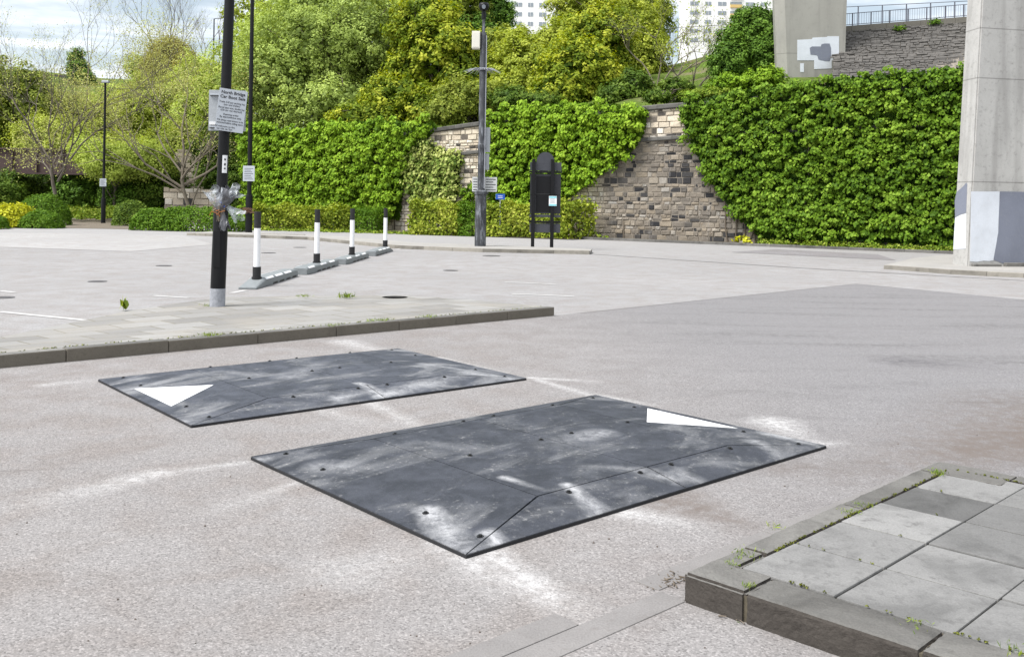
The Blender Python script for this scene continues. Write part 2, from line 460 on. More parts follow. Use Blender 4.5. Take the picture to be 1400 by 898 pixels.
M_black = simple('black_painted_steel', (.006, .006, .007), .45, .3, 5, spec=.25)
M_blackw = simple('weathered_black_paint', (.018, .018, .021), .5, .4, 12)
M_greypaint = simple('chipped_grey_paint', (.3, .31, .34), .7, .35, 18)
M_alu = simple('sign_plate', (.46, .49, .53), .5, .05, 3)
M_alub = simple('sign_back', (.4, .42, .44), .45, .12, 5, metal=.3)
M_white = simple('white_plastic', (.8, .8, .81), .45, .05, 6)
M_whitep, t, b = mat('scuffed_white_marking'); c = t.coord(); n = t.noise(c, 9, 7, .7); n2 = t.noise(t.map(c, (1, 5, 1)), 5, 6, .65)
t.put(b.inputs['Base Color'], t.mix(t.rng(n2, .56, .72, 0, .4), t.mix(t.rng(n, .6, .74, 0, .8), (.7, .7, .7), (.2, .2, .21)), (.35, .35, .36))); b.inputs['Roughness'].default_value = .75
M_blkplastic = simple('black_plastic', (.015, .015, .016), .5, .3, 10)
M_greyplastic = simple('grey_recycled_plastic', (.2, .215, .22), .6, .2, 14, bump=.2)
M_darkplastic = simple('dark_recycled_plastic', (.1, .11, .115), .65, .25, 14, bump=.2)
M_text = simple('sign_lettering', (.03, .03, .035), .7, .1)
M_cream = simple('cream_enclosure', (.66, .64, .56), .5, .06, 4)
M_blue = simple('blue_enamel', (.02, .09, .42), .45, .1, 4)
M_cyan = simple('cyan_print', (.25, .62, .68), .6, .05, 4)
M_rust = simple('rusty_girder', (.07, .045, .042), .8, .35, 2.5, bump=.3)
M_rail = simple('railing_paint', (.1, .1, .13), .6, .2, 5)
M_lot_line = simple('worn_line_paint', (.43, .42, .41), .85, .2, 5)
M_iron = simple('cast_iron', (.09, .085, .085), .6, .3, 20)
M_bark = simple('bark', (.13, .105, .08), .9, .35, 9, bump=.5)
M_barkpale = simple('pale_bark', (.2, .17, .13), .9, .3, 7, bump=.5)
M_barkgrey = simple('grey_twig', (.13, .11, .09), .9, .3, 5)
M_bluetwig = simple('slender_grey_twig', (.17, .155, .15), .9, .3, 5)
M_render = simple('white_render', (.78, .77, .75), .8, .05, .2)
M_glass = simple('dark_glazing', (.26, .29, .32), .15, .2, .5)
M_yellow = simple('yellow_balcony', (.6, .42, .16), .7, .1, 1)

TREES = ('grey_green', 'pale_green', 'yellow_green', 'lime', 'olive', 'scrub', 'russet', 'bud')
def cm(name, *st, tr=.3):
    k = 1.0 if name.startswith('yellow') else 1.2 if name.startswith('lime') else 1.4 if name.startswith(TREES) else (1.25 if name.startswith(('dark', 'under')) else 1.0)
    return leafmat(name, [(min(.8, c[0] * .92 * k), min(.8, c[1] * 1.0 * k), c[2] * .8 * k) for c in st], tr if name.startswith(TREES) else tr * .65)
L_ivy = cm('ivy_leaf', (.05, .095, .01), (.13, .22, .015), (.23, .35, .025), (.36, .47, .06), tr=.3)
L_ivyr = cm('ivy_leaf_dark', (.025, .055, .008), (.07, .13, .012), (.14, .23, .02), (.26, .36, .05), tr=.28)
L_var = cm('variegated_leaf', (.06, .1, .02), (.17, .23, .05), (.36, .38, .12), (.58, .56, .26))
L_hedge = cm('hedge_leaf', (.09, .12, .015), (.2, .25, .03), (.34, .37, .05), (.45, .43, .1))
L_dome = cm('clipped_leaf', (.05, .1, .01), (.085, .16, .015), (.12, .21, .02), (.17, .26, .035))
L_yel = cm('golden_leaf', (.25, .26, .01), (.42, .4, .015), (.55, .5, .03), (.62, .58, .08))
L_grey = cm('grey_green_leaf', (.115, .145, .045), (.205, .245, .07), (.3, .345, .105), (.41, .45, .165))
L_pale = cm('pale_green_leaf', (.15, .175, .045), (.26, .3, .07), (.36, .4, .1), (.46, .49, .16))
L_gold = cm('yellow_green_leaf', (.06, .1, .012), (.17, .22, .022), (.39, .41, .045), (.64, .59, .1))
L_lime = cm('lime_leaf', (.13, .155, .025), (.24, .27, .04), (.35, .37, .065), (.45, .44, .1))
L_olive = cm('olive_leaf', (.08, .1, .02), (.15, .175, .032), (.23, .245, .05), (.33, .34, .08))
L_dark = cm('dark_green_leaf', (.03, .06, .01), (.065, .12, .018), (.11, .185, .03), (.17, .26, .05))
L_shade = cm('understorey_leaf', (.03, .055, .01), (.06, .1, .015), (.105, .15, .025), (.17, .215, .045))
L_scrub = cm('scrub_leaf', (.13, .145, .03), (.22, .24, .045), (.31, .33, .07), (.4, .41, .1))
L_brown = cm('russet_leaf', (.12, .1, .03), (.19, .16, .05), (.27, .23, .07), (.33, .3, .1))
L_bud = cm('bud_leaf', (.2, .18, .06), (.3, .28, .1), (.4, .38, .16), (.48, .46, .22))
L_moss = cm('moss_leaf', (.06, .065, .02), (.11, .11, .03), (.17, .17, .04), (.25, .25, .06))
L_grass = cm('grass_blade', (.08, .13, .015), (.15, .22, .025), (.24, .3, .04), (.34, .36, .08))

# ================================================================== ground
def sheet(name, pts, m, z=0.0):
    n = len(pts); area = sum(pts[i - 1][0] * pts[i][1] - pts[i][0] * pts[i - 1][1] for i in range(n))
    mb = MB(); mb.add([(p[0], p[1], p[2] if len(p) > 2 and p[2] > z else z) for p in pts], [tuple(range(n)) if area > 0 else tuple(range(n - 1, -1, -1))])
    return tag(mb.build(name, m), kind='structure')
sheet('car_park', [(-400, -60), (400, -60), (400, 600), (-400, 600)], M_lot, 0)
kl, kr = at(0, 504), at(758, 432)
kd = (kr - kl).normalized()
sheet('road', [kl - kd * 9, (-9, -6, 0), (14, -6, 0), (16, 8, 0), (8.63, 15.99, 0), (6.83, 18.82, 0), (.95, 13.06, 0), (kr.x, kr.y, 0)], M_road, .004)

def kerb_run(name, path, w, h, joint, face_m=None, m=M_kerb, z0=-.05):
    """kerb stones laid along a path; the stones lie on the left of the direction of travel"""
    mb = MB(); rn = []
    for a, b in zip(path[:-1], path[1:]):
        a = Vector((a[0], a[1], 0)); b = Vector((b[0], b[1], 0)); L = (b - a).length; d = (b - a) / L; nrm = Vector((-d.y, d.x, 0))
        k = max(1, round(L / joint))
        for i in range(k):
            M = Matrix(((d.x, nrm.x, 0, a.x), (d.y, nrm.y, 0, a.y), (0, 0, 1, 0), (0, 0, 0, 1)))
            f0 = len(mb.f); o = random.uniform(-.004, .004)
            mb.box(L * i / k + .002, L * (i + 1) / k - .002, o, w + o, z0, h + random.uniform(-.004, .004), M, .012)
            rn += [random.uniform(.25, .85)] * (len(mb.f) - f0)
    o_ = mb.build(name, m, attrs=rn); o_.data.materials.append(face_m or m)
    for f in o_.data.polygons:
        if abs(f.normal.z) < .35: f.material_index = 1
    return tag(o_, kind='structure')
# traffic island on the left
KH = .12
kerb_run('kerb', [kl - kd * 6, kl + (kr - kl) * .5, kr], .13, KH, .92, concrete('island_kerb_face', (.155, .138, .113), (.09, .078, .064), 2.5, .6))
nn = Vector((-kd.y, kd.x, 0))
f0_, f1_ = kl - kd * 6 + nn * .128, kr + nn * .128
sheet('pavement', [(f0_.x, f0_.y, KH - .006), (f1_.x, f1_.y, KH - .006), (*at(752, 423)[:2], .02), (*at(640, 410)[:2], .008), (*at(540, 404)[:2], .008), (*at(300, 407)[:2], .008), (*at(180, 425)[:2], .008), (*at(0, 462)[:2], .008), (-11, 4.5, .008)], M_island)
# near pavement at lower right
a1, a2 = math.radians(44.2), math.radians(-43.3)
Uv, Vv = Vector((math.cos(a1), math.sin(a1), 0)), Vector((math.cos(a2), math.sin(a2), 0)); C0 = at(935, 782, .115); C0.z = 0
MF = Matrix(((Uv.x, Vv.x, 0, C0.x), (Uv.y, Vv.y, 0, C0.y), (0, 0, 1, 0), (0, 0, 0, 1)))
def fg(u, v, z=.115): return MF @ Vector((u, v, z))
mb = MB(); rn = []
def fbox(u0, u1, v0, v1, z1, r, bev=.006, tilt=.0):
    k = len(mb.f); mb.box(u0, u1, v0, v1, -.04, z1, MF, bev)
    rn.extend([r] * (len(mb.f) - k))
bm = bmesh.new(); Lp = [(0, 0), (.405, 0), (.405, .108), (.204, .108), (.204, .258), (0, .258)]
lo_ = [bm.verts.new(MF @ Vector((a, b, -.04))) for a, b in Lp]; hi_ = [bm.verts.new(MF @ Vector((a, b, .115))) for a, b in Lp]
bm.faces.new(lo_); bm.faces.new(hi_[::-1]); [bm.faces.new((lo_[i], hi_[i], hi_[(i + 1) % 6], lo_[(i + 1) % 6])) for i in range(6)]
bmesh.ops.recalc_face_normals(bm, faces=bm.faces[:]); bmesh.ops.bevel(bm, geom=bm.edges[:], offset=.011, segments=2, affect='EDGES'); bm.verts.index_update()
k = len(mb.f); mb.add([v.co.copy() for v in bm.verts], [[v.index for v in f.verts] for f in bm.faces]); rn += [.5] * (len(mb.f) - k); bm.free()
vs = [.258, .872, 1.78, 2.7, 3.6, 4.6]
for i in range(len(vs) - 1): fbox(.0, .2, vs[i] + .004, vs[i + 1] - .004, .113 + .003 * (i % 2), .35 + .12 * (i % 3), .014)
us = [.405, 1.25, 2.13]
for i in range(2): fbox(us[i] + .004, us[i + 1] - .004, 0, .108, .116 - .003 * i, .6 - .15 * i, .012)
fbox(2.13, 2.38, 0, .4, .113, .4, .012)
for i in range(4): fbox(2.26, 2.38, .404 + i * .9, 1.3 + i * .9, .114, .3 + .1 * i, .012)
kb_ = tag(mb.build('kerb', M_kerb, attrs=rn), kind='structure')
bm = bmesh.new(); bm.from_mesh(kb_.data)
for d_, hi_n in ((Uv, 2.4), (Vv, 4.7)):
    o_d = Vv if d_ is Uv else Uv; pn_ = Vector((o_d.y, -o_d.x, 0)).normalized(); x_ = .03
    while x_ < hi_n:
        bmesh.ops.bisect_plane(bm, geom=bm.verts[:] + bm.edges[:] + bm.faces[:], plane_co=C0 + d_ * x_, plane_no=pn_); x_ += .05
for z_ in (.03, .075): bmesh.ops.bisect_plane(bm, geom=bm.verts[:] + bm.edges[:] + bm.faces[:], plane_co=(0, 0, z_), plane_no=(0, 0, 1))
bm.to_mesh(kb_.data); bm.free(); kb_.data.materials.append(M_kerbface)
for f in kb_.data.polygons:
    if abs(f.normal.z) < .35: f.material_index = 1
kb_.modifiers.new('fine', 'SUBSURF').subdivision_type = 'SIMPLE'; kb_.modifiers['fine'].levels = kb_.modifiers['fine'].render_levels = 2
for nm_, sz_, st_ in (('chips', .018, .006), ('wear', .09, .009)):
    tx_ = bpy.data.textures.new(nm_, 'CLOUDS'); tx_.noise_scale = sz_; tx_.noise_depth = 3
    dm_ = kb_.modifiers.new(nm_, 'DISPLACE'); dm_.texture = tx_; dm_.strength = st_; dm_.mid_level = .5; dm_.texture_coords = 'LOCAL'
mb = MB(); rn = []
rows = [.206, .61, 1.005, 1.405, 1.795, 2.255]; cols = [.114, .49, .9, 1.3, 1.7, 2.1, 2.5, 2.9, 3.3, 3.7]
for j in range(len(cols) - 1):
    sh = random.uniform(-.02, .03) if j else 0
    for i in range(5):
        u0 = rows[i] + (sh if i else 0); u1 = rows[i + 1] + (sh if i < 4 else 0)
        if i == 0 and j == 0:
            r = .62
        r = {(3, 0): .02, (0, 0): .66, (1, 0): .6, (2, 0): .86, (4, 0): .72, (0, 1): .62, (1, 1): .68, (2, 1): .38, (3, 1): .34, (4, 1): .5}.get((i, j), random.uniform(.3, .75))
        fbox(u0 + .004, u1 - .004, cols[j] + .004, cols[j + 1] - .004, .111 + random.uniform(-.003, .003), r)
tag(mb.build('pavement', M_slab, attrs=rn), kind='structure')
mb = MB(); mb.box(.01, 2.37, .01, 4.55, -.05, .098, MF); tag(mb.build('soil_bed', M_soil), kind='structure')
# concrete channel blocks running on from the near kerb
mb = MB()
ch = Vector((math.cos(math.radians(42.5)), math.sin(math.radians(42.5)), 0)); cn = Vector((-ch.y, ch.x, 0)); o = at(933, 822) - cn * .02
for r in range(2):
    x = .28 if r else .0
    for k in range(9):
        x1 = -.9 * k - (.45 if r else 0); x0 = x1 - .9
        M = Matrix(((ch.x, cn.x, 0, o.x), (ch.y, cn.y, 0, o.y), (0, 0, 1, 0), (0, 0, 0, 1)))
        mb.box(x0 + .003, x1 - .003, .005 + .125 * r, .125 + .125 * r, -.03, .008, M, .003)
for k in range(3): mb.box(.9 * k + .003, .9 * k + .897, .135, .25, -.03, .008, M, .003)
tag(mb.build('drainage_channel', M_channel), kind='structure')
# far island
M_kerbf = concrete('far_kerb', (.29, .27, .235), (.17, .155, .13), 2.5, .6, attr=True)
isl = [at(255, 322), at(420, 328), at(540, 340), at(660, 345), at(806, 348)]
kerb_run('kerb', isl, .14, .11, .95, m=M_kerbf)
bk = [(p.x + .3, p.y + 2.3) for p in reversed(isl)]; bk[0] = (2.5, 29.4); bk[1] = (-.6, 31.2)
mb = MB(); mb.prism([(p.x + .03, p.y + .13) for p in isl] + bk, -.02, .1); tag(mb.build('pavement', M_pave), kind='structure')
mb = MB(); a, b = at(345, 323.5, 0), at(416, 325, 0); kerb_run('kerb', [a, b], .14, .12, 1.0, m=M_kerbf)
# island under the near bridge pier
ri = [at(1208, 368), at(1300, 375), at(1400, 380), at(1560, 392)]
kerb_run('kerb', ri, .15, .1, .95, m=M_kerbf)
mb = MB(); mb.prism([(p.x + .05, p.y + .13) for p in ri] + [(20, 22), (20, 30), (13.5, 29.6), (11.5, 27.2)], -.02, .09); tag(mb.build('pavement', M_pave), kind='structure')
# kerb and verge along the foot of the wall
W0 = Vector((3.8, 41, 0)); WD = Vector((.825, -.565, 0)).normalized(); WN = Vector((-WD.y * -1, 0, 0)); WN = Vector((WD.y, -WD.x, 0))
if WN.y > 0: WN = -WN
def wp(s, z, out=0): return W0 + WD * s + WN * out + Vector((0, 0, z))
WALL_N = WN.copy()
kerb_run('kerb', [wp(-.5, 0, 1.35), wp(24, 0, 1.15)], .14, .1, .95)
mb = MB(); mb.add([wp(-1, .07, 1.25), wp(24, .07, 1.05), wp(24, .07, .0), wp(-1, .07, 0)], [(0, 1, 2, 3)]); tag(mb.build('soil_bed', M_soil), kind='structure')
mb = MB(); mb.add([wp(-20.5, .03, 4.6), wp(0, .03, 2.3), wp(0, .03, 0), wp(-20.5, .03, 0)], [(0, 1, 2, 3)]); tag(mb.build('soil_bed', M_soil), kind='structure')
# painted bay lines, slot drain and path
def line(name, a, b, w, m, z): 
    a, b = Vector(a), Vector(b); d = (b - a).normalized(); q = Vector((-d.y, d.x, 0)) * w / 2
    return sheet(name, [a - q, b - q, b + q, a + q], m, z)
for a, b in (((0, 426.5), (116, 438)), ((210, 404.5), (258, 407.5)), ((316, 401), (336, 397)), ((700, 402), (785, 405.5)), ((540, 341.5), (560, 338)), ((0, 398), (20, 400)), ((690, 386), (760, 389))):
    line('bay_line', at(*a), at(*b), .1, M_lot_line, .005)
line('slot_drain', at(806, 347.5), at(1100, 367), .07, M_iron, .005); line('slot_drain', at(1100, 367), at(1420, 385), .07, M_iron, .005)
sheet('road_patch', [at(1000, 345), at(1060, 341), at(1200, 348), at(1225, 356)], asphalt('patch_asphalt', None, (.22, .21, .215)), .006)
sheet('path', [at(82, 312), at(194, 314), at(165, 303, .03), at(140, 297, .06), at(112, 294, .1), at(92, 296, .08), at(84, 303, .03)], asphalt('path_gravel', None, (.17, .145, .115)), .01)
sheet('concrete_apron', [at(-200, 338), at(0, 338), at(180, 344), at(292, 334.5), at(250, 322), at(-200, 315)], asphalt('apron_concrete', None, (.345, .337, .333), .5), .005)
for (u, v, r, lab) in ((133, 385, .16, 'small round iron cover in the car park, leftmost of the covers'), (224, 363.5, .17, 'small iron cover far out in the car park left of the black sign pole'), (367, 346, .2, 'iron cover in the car park behind the nearest striped post'),
                       (540, 407, .2, 'iron cover just behind the paved traffic island'), (410, 338.5, .2, 'iron cover near the far kerb left of the second striped post'), (616, 370, .16, 'small iron cover right of the grey kerb blocks'), (5, 407, .15, 'iron cover cut off by the left edge of the view'), (672, 350, .25, 'iron cover in front of the weathered camera pole')):
    mb = MB(); p = at(u, v); mb.tube([(0, 0, -.02), (0, 0, .008)], r, 20); mb.box(-r * .6, r * .6, -.012, .012, .008, .012)
    o = mb.build('drain_cover', M_iron); o.location = (p.x, p.y, 0); tag(o, lab, 'drain cover', 'covers set in the car park')

# ================================================================== speed cushions
def rubber(name, streaks, dust, lift=1.0):
    m, t, b = mat(name); c = t.coord()
    mp = t.map(c, (1, 2.2, 1), (0, 0, .3)); n = t.noise(mp, 1.5, 7, .62, .8); n2 = t.noise(c, 7, 6, .65, .3); n3 = t.noise(c, 160, 3, .65); n5 = t.noise(t.map(c, (1, 1, 1), (0, 0, .5)), 17, 7, .68, .5); n4 = t.noise(c, 34, 4, .6)
    col = t.mix(t.rng(n2, .3, .7), (.026 * lift, .029 * lift, .036 * lift), (.05 * lift, .054 * lift, .066 * lift))
    col = t.mix(t.rng(n, .47, .74, 0, dust), col, (.28, .28, .285))
    col = t.mix(t.math('MULTIPLY', t.rng(n4, .55, .75, 0, .4), t.rng(n, .4, .6)), col, (.4, .39, .38))
    for s in streaks:
        col = t.mix(t.streak(c, s[0], s[1], s[2], s[3], s[4], n5), col, (.4, .4, .41))
    col = t.mix(1.0, col, t.ramp(n3, [(.25, .72), (.75, 1.3)]), 'MULTIPLY')
    t.put(b.inputs['Base Color'], col); b.inputs['Roughness'].default_value = .72; b.inputs['Specular IOR Level'].default_value = .3
    t.put(b.inputs['Normal'], t.bump(t.math('ADD', n3, n4), .25, .004))
    return m
CL, CW, CH, BZ = 2.88, 1.96, .072, .016
XC, YC = .78, .715
def cushion(cen, ang, m, flip, label):
    root = thing('speed_cushion', (cen[0], cen[1], .004), label, 'speed cushion', 'rubber speed cushions bolted to the road', math.radians(ang))
    hx, hy = CL / 2, CW / 2
    mb = MB(); mb.box(-hx, hx, -hy, hy, -.004, BZ, None, .004); mb.build('base_edge', M_edge, root)
    def panel(pts):
        # top polygon with real thickness, pulled in 4 mm for the joint
        c = sum((Vector(p) for p in pts), Vector()) / len(pts)
        top = [Vector(p) + (c - Vector(p)).normalized() * .0065 for p in pts]
        mb = MB(); n = len(pts)
        vs = top + [Vector((p.x, p.y, BZ - .003)) for p in top]
        fs = [tuple(range(n))] + [(i, i + n, (i + 1) % n + n, (i + 1) % n) for i in range(n)]
        mb.add(vs, fs); mb.build('rubber_panel', m, root)
    e = BZ + .003
    for s in (-1, 1):
        pts = [(s * hx, -s * hy, e), (s * hx, s * hy, e), (s * XC, s * YC, CH), (s * XC, -s * YC, CH)]
        panel(pts)
        for h in (0, 1):
            xa, xb = (-XC, .04) if h == 0 else (.04, XC); ya, yb = (-hx, .04) if h == 0 else (.04, hx)
            q = [(ya, s * hy, e), (yb, s * hy, e), (xb, s * YC, CH), (xa, s * YC, CH)]
            panel(q if s < 0 else q[::-1])
    panel([(-XC, -YC, CH), (.04, -YC, CH), (.04, YC, CH), (-XC, YC, CH)]); panel([(.04, -YC, CH), (XC, -YC, CH), (XC, YC, CH), (.04, YC, CH)])
    sl = (CH - e) / (hx - XC)
    zr = lambda x, dz=.0025: e + (hx - abs(x)) * sl + dz
    mb = MB(); k = flip
    tri = [(k * 1.35, .385, zr(1.35)), (k * 1.35, -.385, zr(1.35)), (k * .885, 0, zr(.885))]
    if k < 0: tri = tri[::-1]
    low = [(p[0], p[1], p[2] - .002) for p in tri]
    mb.add(tri + low, [(2, 1, 0), (0, 1, 4, 3), (1, 2, 5, 4), (2, 0, 3, 5)]); mb.build('white_triangle', M_whitep, root)
    def zt(x, y):
        zx = e + (hx - abs(x)) * sl; zy = e + (hy - abs(y)) * (CH - e) / (hy - YC)
        return min(zx, zy, CH)
    for (x, y) in [(s * 1.28, yy) for s in (-1, 1) for yy in (-.88, -.48, .45, .86)] + [(xx, s * .75) for s in (-1, 1) for xx in (-.6, -.06, .2, .75)] + [(-.57, .06), (-.01, .07), (.25, .07), (.75, .05)]:
        mb = MB(); z = zt(x, y); mb.tube([(x, y, z - .012), (x, y, z + .003)], .016, 12); mb.tube([(x, y, z + .001), (x, y, z + .009)], .009, 6)
        mb.build('bolt', M_blkplastic, root)
    return root
M_edge = simple('rubber_edge', (.018, .018, .02), .8, .3, 20, bump=.3)
def lc(px_, cen, ang):
    p = at(px_[0], px_[1], .04); q = Vector((p.x - cen[0], p.y - cen[1])); a = math.radians(ang)
    return (q.x * math.cos(a) + q.y * math.sin(a), -q.x * math.sin(a) + q.y * math.cos(a))
cR, aR, cL, aL = (.2515, 5.678), 41.8, (-1.586, 7.85), 40.0
SR_ = [((585, 697), (650, 765), .09, .14, 1.0), ((668, 728), (720, 770), .07, .1, .95), ((775, 672), (850, 712), .05, .13, 1.0), ((690, 662), (745, 680), .05, .03, .8), ((440, 637), (500, 640), .14, .1, .45),
       ((820, 600), (760, 615), .15, .2, .6), ((930, 648), (1010, 670), .08, .1, .45), ((1060, 590), (1130, 610), .14, .05, .9), ((920, 655), (790, 645), .1, .06, .5), ((350, 625), (410, 618), .08, .05, .5), ((1030, 606), (1080, 628), .1, .05, .6)]
SL_ = [((520, 540), (640, 515), .1, .12, .8), ((640, 512), (725, 517), .13, .06, .8), ((460, 545), (520, 535), .08, .05, .6), ((490, 530), (540, 545), .06, .1, .9), ((240, 575), (290, 565), .12, .1, .5), ((180, 530), (240, 520), .14, .05, .4), ((400, 520), (440, 500), .2, .1, .4), ((580, 500), (700, 515), .1, .06, .5)]
conv = lambda S, c, a: [(lc(s[0], c, a), lc(s[1], c, a), s[2], s[3], s[4]) for s in S]
cushion(cR, aR, rubber('rubber_right', conv(SR_, cR, aR), .4), 1, 'nearer black rubber speed cushion, its white triangle at the end by the right-hand pavement')
cushion(cL, aL, rubber('rubber_left', conv(SL_, cL, aL), .65, 1.35), -1, 'dustier farther rubber speed cushion beside the left kerb, white triangle at its near end')
# ================================================================== retaining wall
def wtop(s):
    X = 3.8 + .825 * s
    return float(np.interp(X, [-16, -4, -1.3, 6.2, 10, 24], [4.1, 5.03, 5.3, 5.66, 5.8, 6.05]))
def masonry(mb, rn, P, s0, s1, zlo, zhi, hrange=(.12, .27), wrange=(.14, .5), lift=.03):
    """coursed rubble: every stone a separate chamfered face; P maps (s, z, out)"""
    z = zlo
    while z < zhi(None) - .05:
        h = random.uniform(*hrange); s = s0 - random.uniform(0, .3)
        while s < s1:
            w = random.uniform(*wrange) * (1.15 if h > .22 else .9)
            z1 = min(z + h, zhi(s + w / 2))
            if z1 - z > .07:
                g = .013; a, b, c, d = s + g, s + w - g, z + g, z1 - g; o = random.uniform(.008, lift + .015); ch = .018
                j = lambda: random.uniform(-.016, .016)
                vs = [P(a + j(), c + j(), 0), P(b + j(), c + j(), 0), P(b + j(), d + j(), 0), P(a + j(), d + j(), 0),
                      P(a + ch, c + ch, o + j()), P(b - ch, c + ch, o + j()), P(b - ch, d - ch, o + j()), P(a + ch, d - ch, o + j())]
                mb.add(vs, [(4, 5, 6, 7), (0, 1, 5, 4), (1, 2, 6, 5), (2, 3, 7, 6), (3, 0, 4, 7)])
                rn.extend([random.random()] * 5)
            s += w
        z += h
S0, S1 = -21.0, 25.0
wroot = thing('retaining_wall', wp(0, 0, 0), 'long coursed stone retaining wall partly bare between two curtains of ivy', 'wall')
o0 = wroot.location
PW = lambda s, z, out: wp(s, z, out) - o0
mb = MB(); rn = []
masonry(mb, rn, PW, S0, S1, 0.0, lambda s: 6.3 if s is None else wtop(s) - .2)
mb.build('masonry', M_wall, wroot, attrs=rn)
mb = MB()
for i in range(46):
    a, b = S0 + i, S0 + i + 1
    vs = [PW(s, z, o) for s in (a, b) for o in (.002, -.6) for z in (-.4, wtop(s) - .19)]
    mb.add(vs, [(0, 4, 5, 1), (2, 3, 7, 6), (1, 5, 7, 3)])
mb.build('wall_core', M_mortar, wroot)
for nm, dz, h, out in (('coping', -.2, .2, .13), ('string_course', -1.5, .17, .14)):
    mb = MB(); rn = []; s = S0
    while s < S1:
        L = random.uniform(.9, 1.3); a, b = s + .006, s + L - .006
        k = len(mb.f); za, zb = wtop(s) + dz, wtop(s + L) + dz
        vs = [PW(q, z0_ + zz, oo) for q, z0_ in ((a, za), (b, zb)) for (oo, zz) in ((-.55 if nm == 'coping' else .003, 0), (out - .02, 0), (out, .03), (out, h - .04), (out - .04, h), (-.55 if nm == 'coping' else .003, h))]
        mb.add(vs, [tuple(range(5, -1, -1)), tuple(range(6, 12))] + [(i, (i + 1) % 6, (i + 1) % 6 + 6, i + 6) for i in range(6)])
        rn += [random.uniform(.2, .9)] * (len(mb.f) - k); s += L
    mb.build(nm, concrete(nm + '_stone', (.13, .125, .115), (.05, .048, .045), 1.5, .6, attr=True), wroot, attrs=rn)

# ivy
def inpoly(x, y, poly):
    c = np.zeros(len(x), bool); n = len(poly)
    for i in range(n):
        (x0, y0), (x1, y1) = poly[i], poly[i - 1]
        c ^= ((y0 > y) != (y1 > y)) & (x < (x1 - x0) * (y - y0) / (y1 - y0 + 1e-12) + x0)
    return c
def wsz(u, v, out=.15):
    p = hit(u, v, W0 + WN * out, WN); d = p - W0
    return (d.dot(WD), p.z)
def jgrid(lo, hi, n):
    e = hi - lo; st = math.sqrt(e.prod() / n); X, Y = np.meshgrid(np.arange(lo[0], hi[0], st), np.arange(lo[1], hi[1], st))
    g = np.stack([X.ravel(), Y.ravel()], 1); return g + rng.uniform(0, st, g.shape)
def ivy(name, poly_px, label, lm, dens=9, rblob=(.18, .42), per=64, leaf=.16, thick=.35, cat='ivy', group='ivy over the retaining wall'):
    poly = [wsz(*p) for p in poly_px]; a = np.array(poly)
    lo, hi = a.min(0), a.max(0); n = int((hi - lo).prod() * dens)
    q = jgrid(lo, hi, n); n = len(q); q = q[inpoly(q[:, 0] + rng.normal(0, .12, n), q[:, 1] + rng.normal(0, .12, n), poly)]
    n = len(q); r = rng.uniform(*rblob, n)
    bulge = .5 + .5 * np.sin(q[:, 0] * 1.1 + 1) * np.sin(q[:, 1] * 1.4 + q[:, 0] * .5)
    out = thick * rng.uniform(.15, .8, n) + thick * .6 * bulge
    org = W0 + WD * lo[0]; o = np.array(org); wd, wn = np.array(WD), np.array(WN)
    C = np.array(W0) + q[:, :1] * wd + out[:, None] * wn; C[:, 2] += q[:, 1]
    idx = np.repeat(np.arange(n), per); m = len(idx)
    D = norm(rng.normal(size=(m, 3)) + wn * .8 + np.array([0, 0, .6]))
    P = C[idx] + D * (r[idx] * rng.uniform(.45, 1.2, m))[:, None] * np.array([1.25, 1.25, .9])
    tone = rng.uniform(0, 1, n)
    rnd = np.clip(.12 + .4 * tone[idx] + .5 * rng.uniform(0, 1, m), 0, 1)
    N = D * .9 + wn * .3 + np.array([0, 0, .55]) + rng.normal(size=(m, 3)) * .42
    sz = leaf * rng.uniform(.65, 1.3, m)
    # old leaves by the stone, toned dark to paint shade between the clumps
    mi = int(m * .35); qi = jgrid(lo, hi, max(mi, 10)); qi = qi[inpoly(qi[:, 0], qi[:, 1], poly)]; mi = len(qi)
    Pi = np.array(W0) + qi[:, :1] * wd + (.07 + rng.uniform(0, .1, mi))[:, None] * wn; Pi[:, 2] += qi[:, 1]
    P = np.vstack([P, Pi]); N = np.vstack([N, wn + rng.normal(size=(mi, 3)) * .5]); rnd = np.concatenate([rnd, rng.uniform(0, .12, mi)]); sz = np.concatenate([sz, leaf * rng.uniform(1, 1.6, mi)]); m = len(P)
    # keep leaves on the air side of the wall face
    d = (P - np.array(W0)) @ wn; P += np.maximum(.06 - d, 0)[:, None] * wn * (P[:, 2:3] < 6.6)
    P[:, 2] = np.maximum(P[:, 2], .08)
    root = thing(name, (org.x, org.y, 0), label, cat, group)
    P -= np.array([org.x, org.y, 0])
    leaves('leaf_cover', P, N, sz, rnd, lm, root, .8, np.array([0, 0, -1.0]) + wn * .4)
    mb = MB()   # woody stems against the stone
    for i in range(max(6, int(n / 40))):
        k = rng.integers(0, n); p = Vector(C[k]) - Vector((org.x, org.y, 0))
        base = Vector((p.x + random.uniform(-.6, .6), p.y, .03)); base = base - WN * ((base + Vector((org.x, org.y, 0)) - W0).dot(WN) - .06)
        top = p - WN * ((p + Vector((org.x, org.y, 0)) - W0).dot(WN) - .05)
        limb(mb, base, top, .035, .012, 5, .04, 5)
    mb.build('stem', M_bark, root)
    return root
ivy('ivy', [(928, 152), (934, 142), (990, 128), (1060, 120), (1150, 106), (1240, 100), (1340, 92), (1500, 80), (1500, 345), (1340, 338), (1190, 330), (1045, 328), (1010, 300), (985, 268), (965, 240), (945, 195)], 'large dark green ivy curtain hanging right of the bare stone, beside the concrete pier', L_ivyr, 17, rblob=(.06, .27), per=52, leaf=.13)
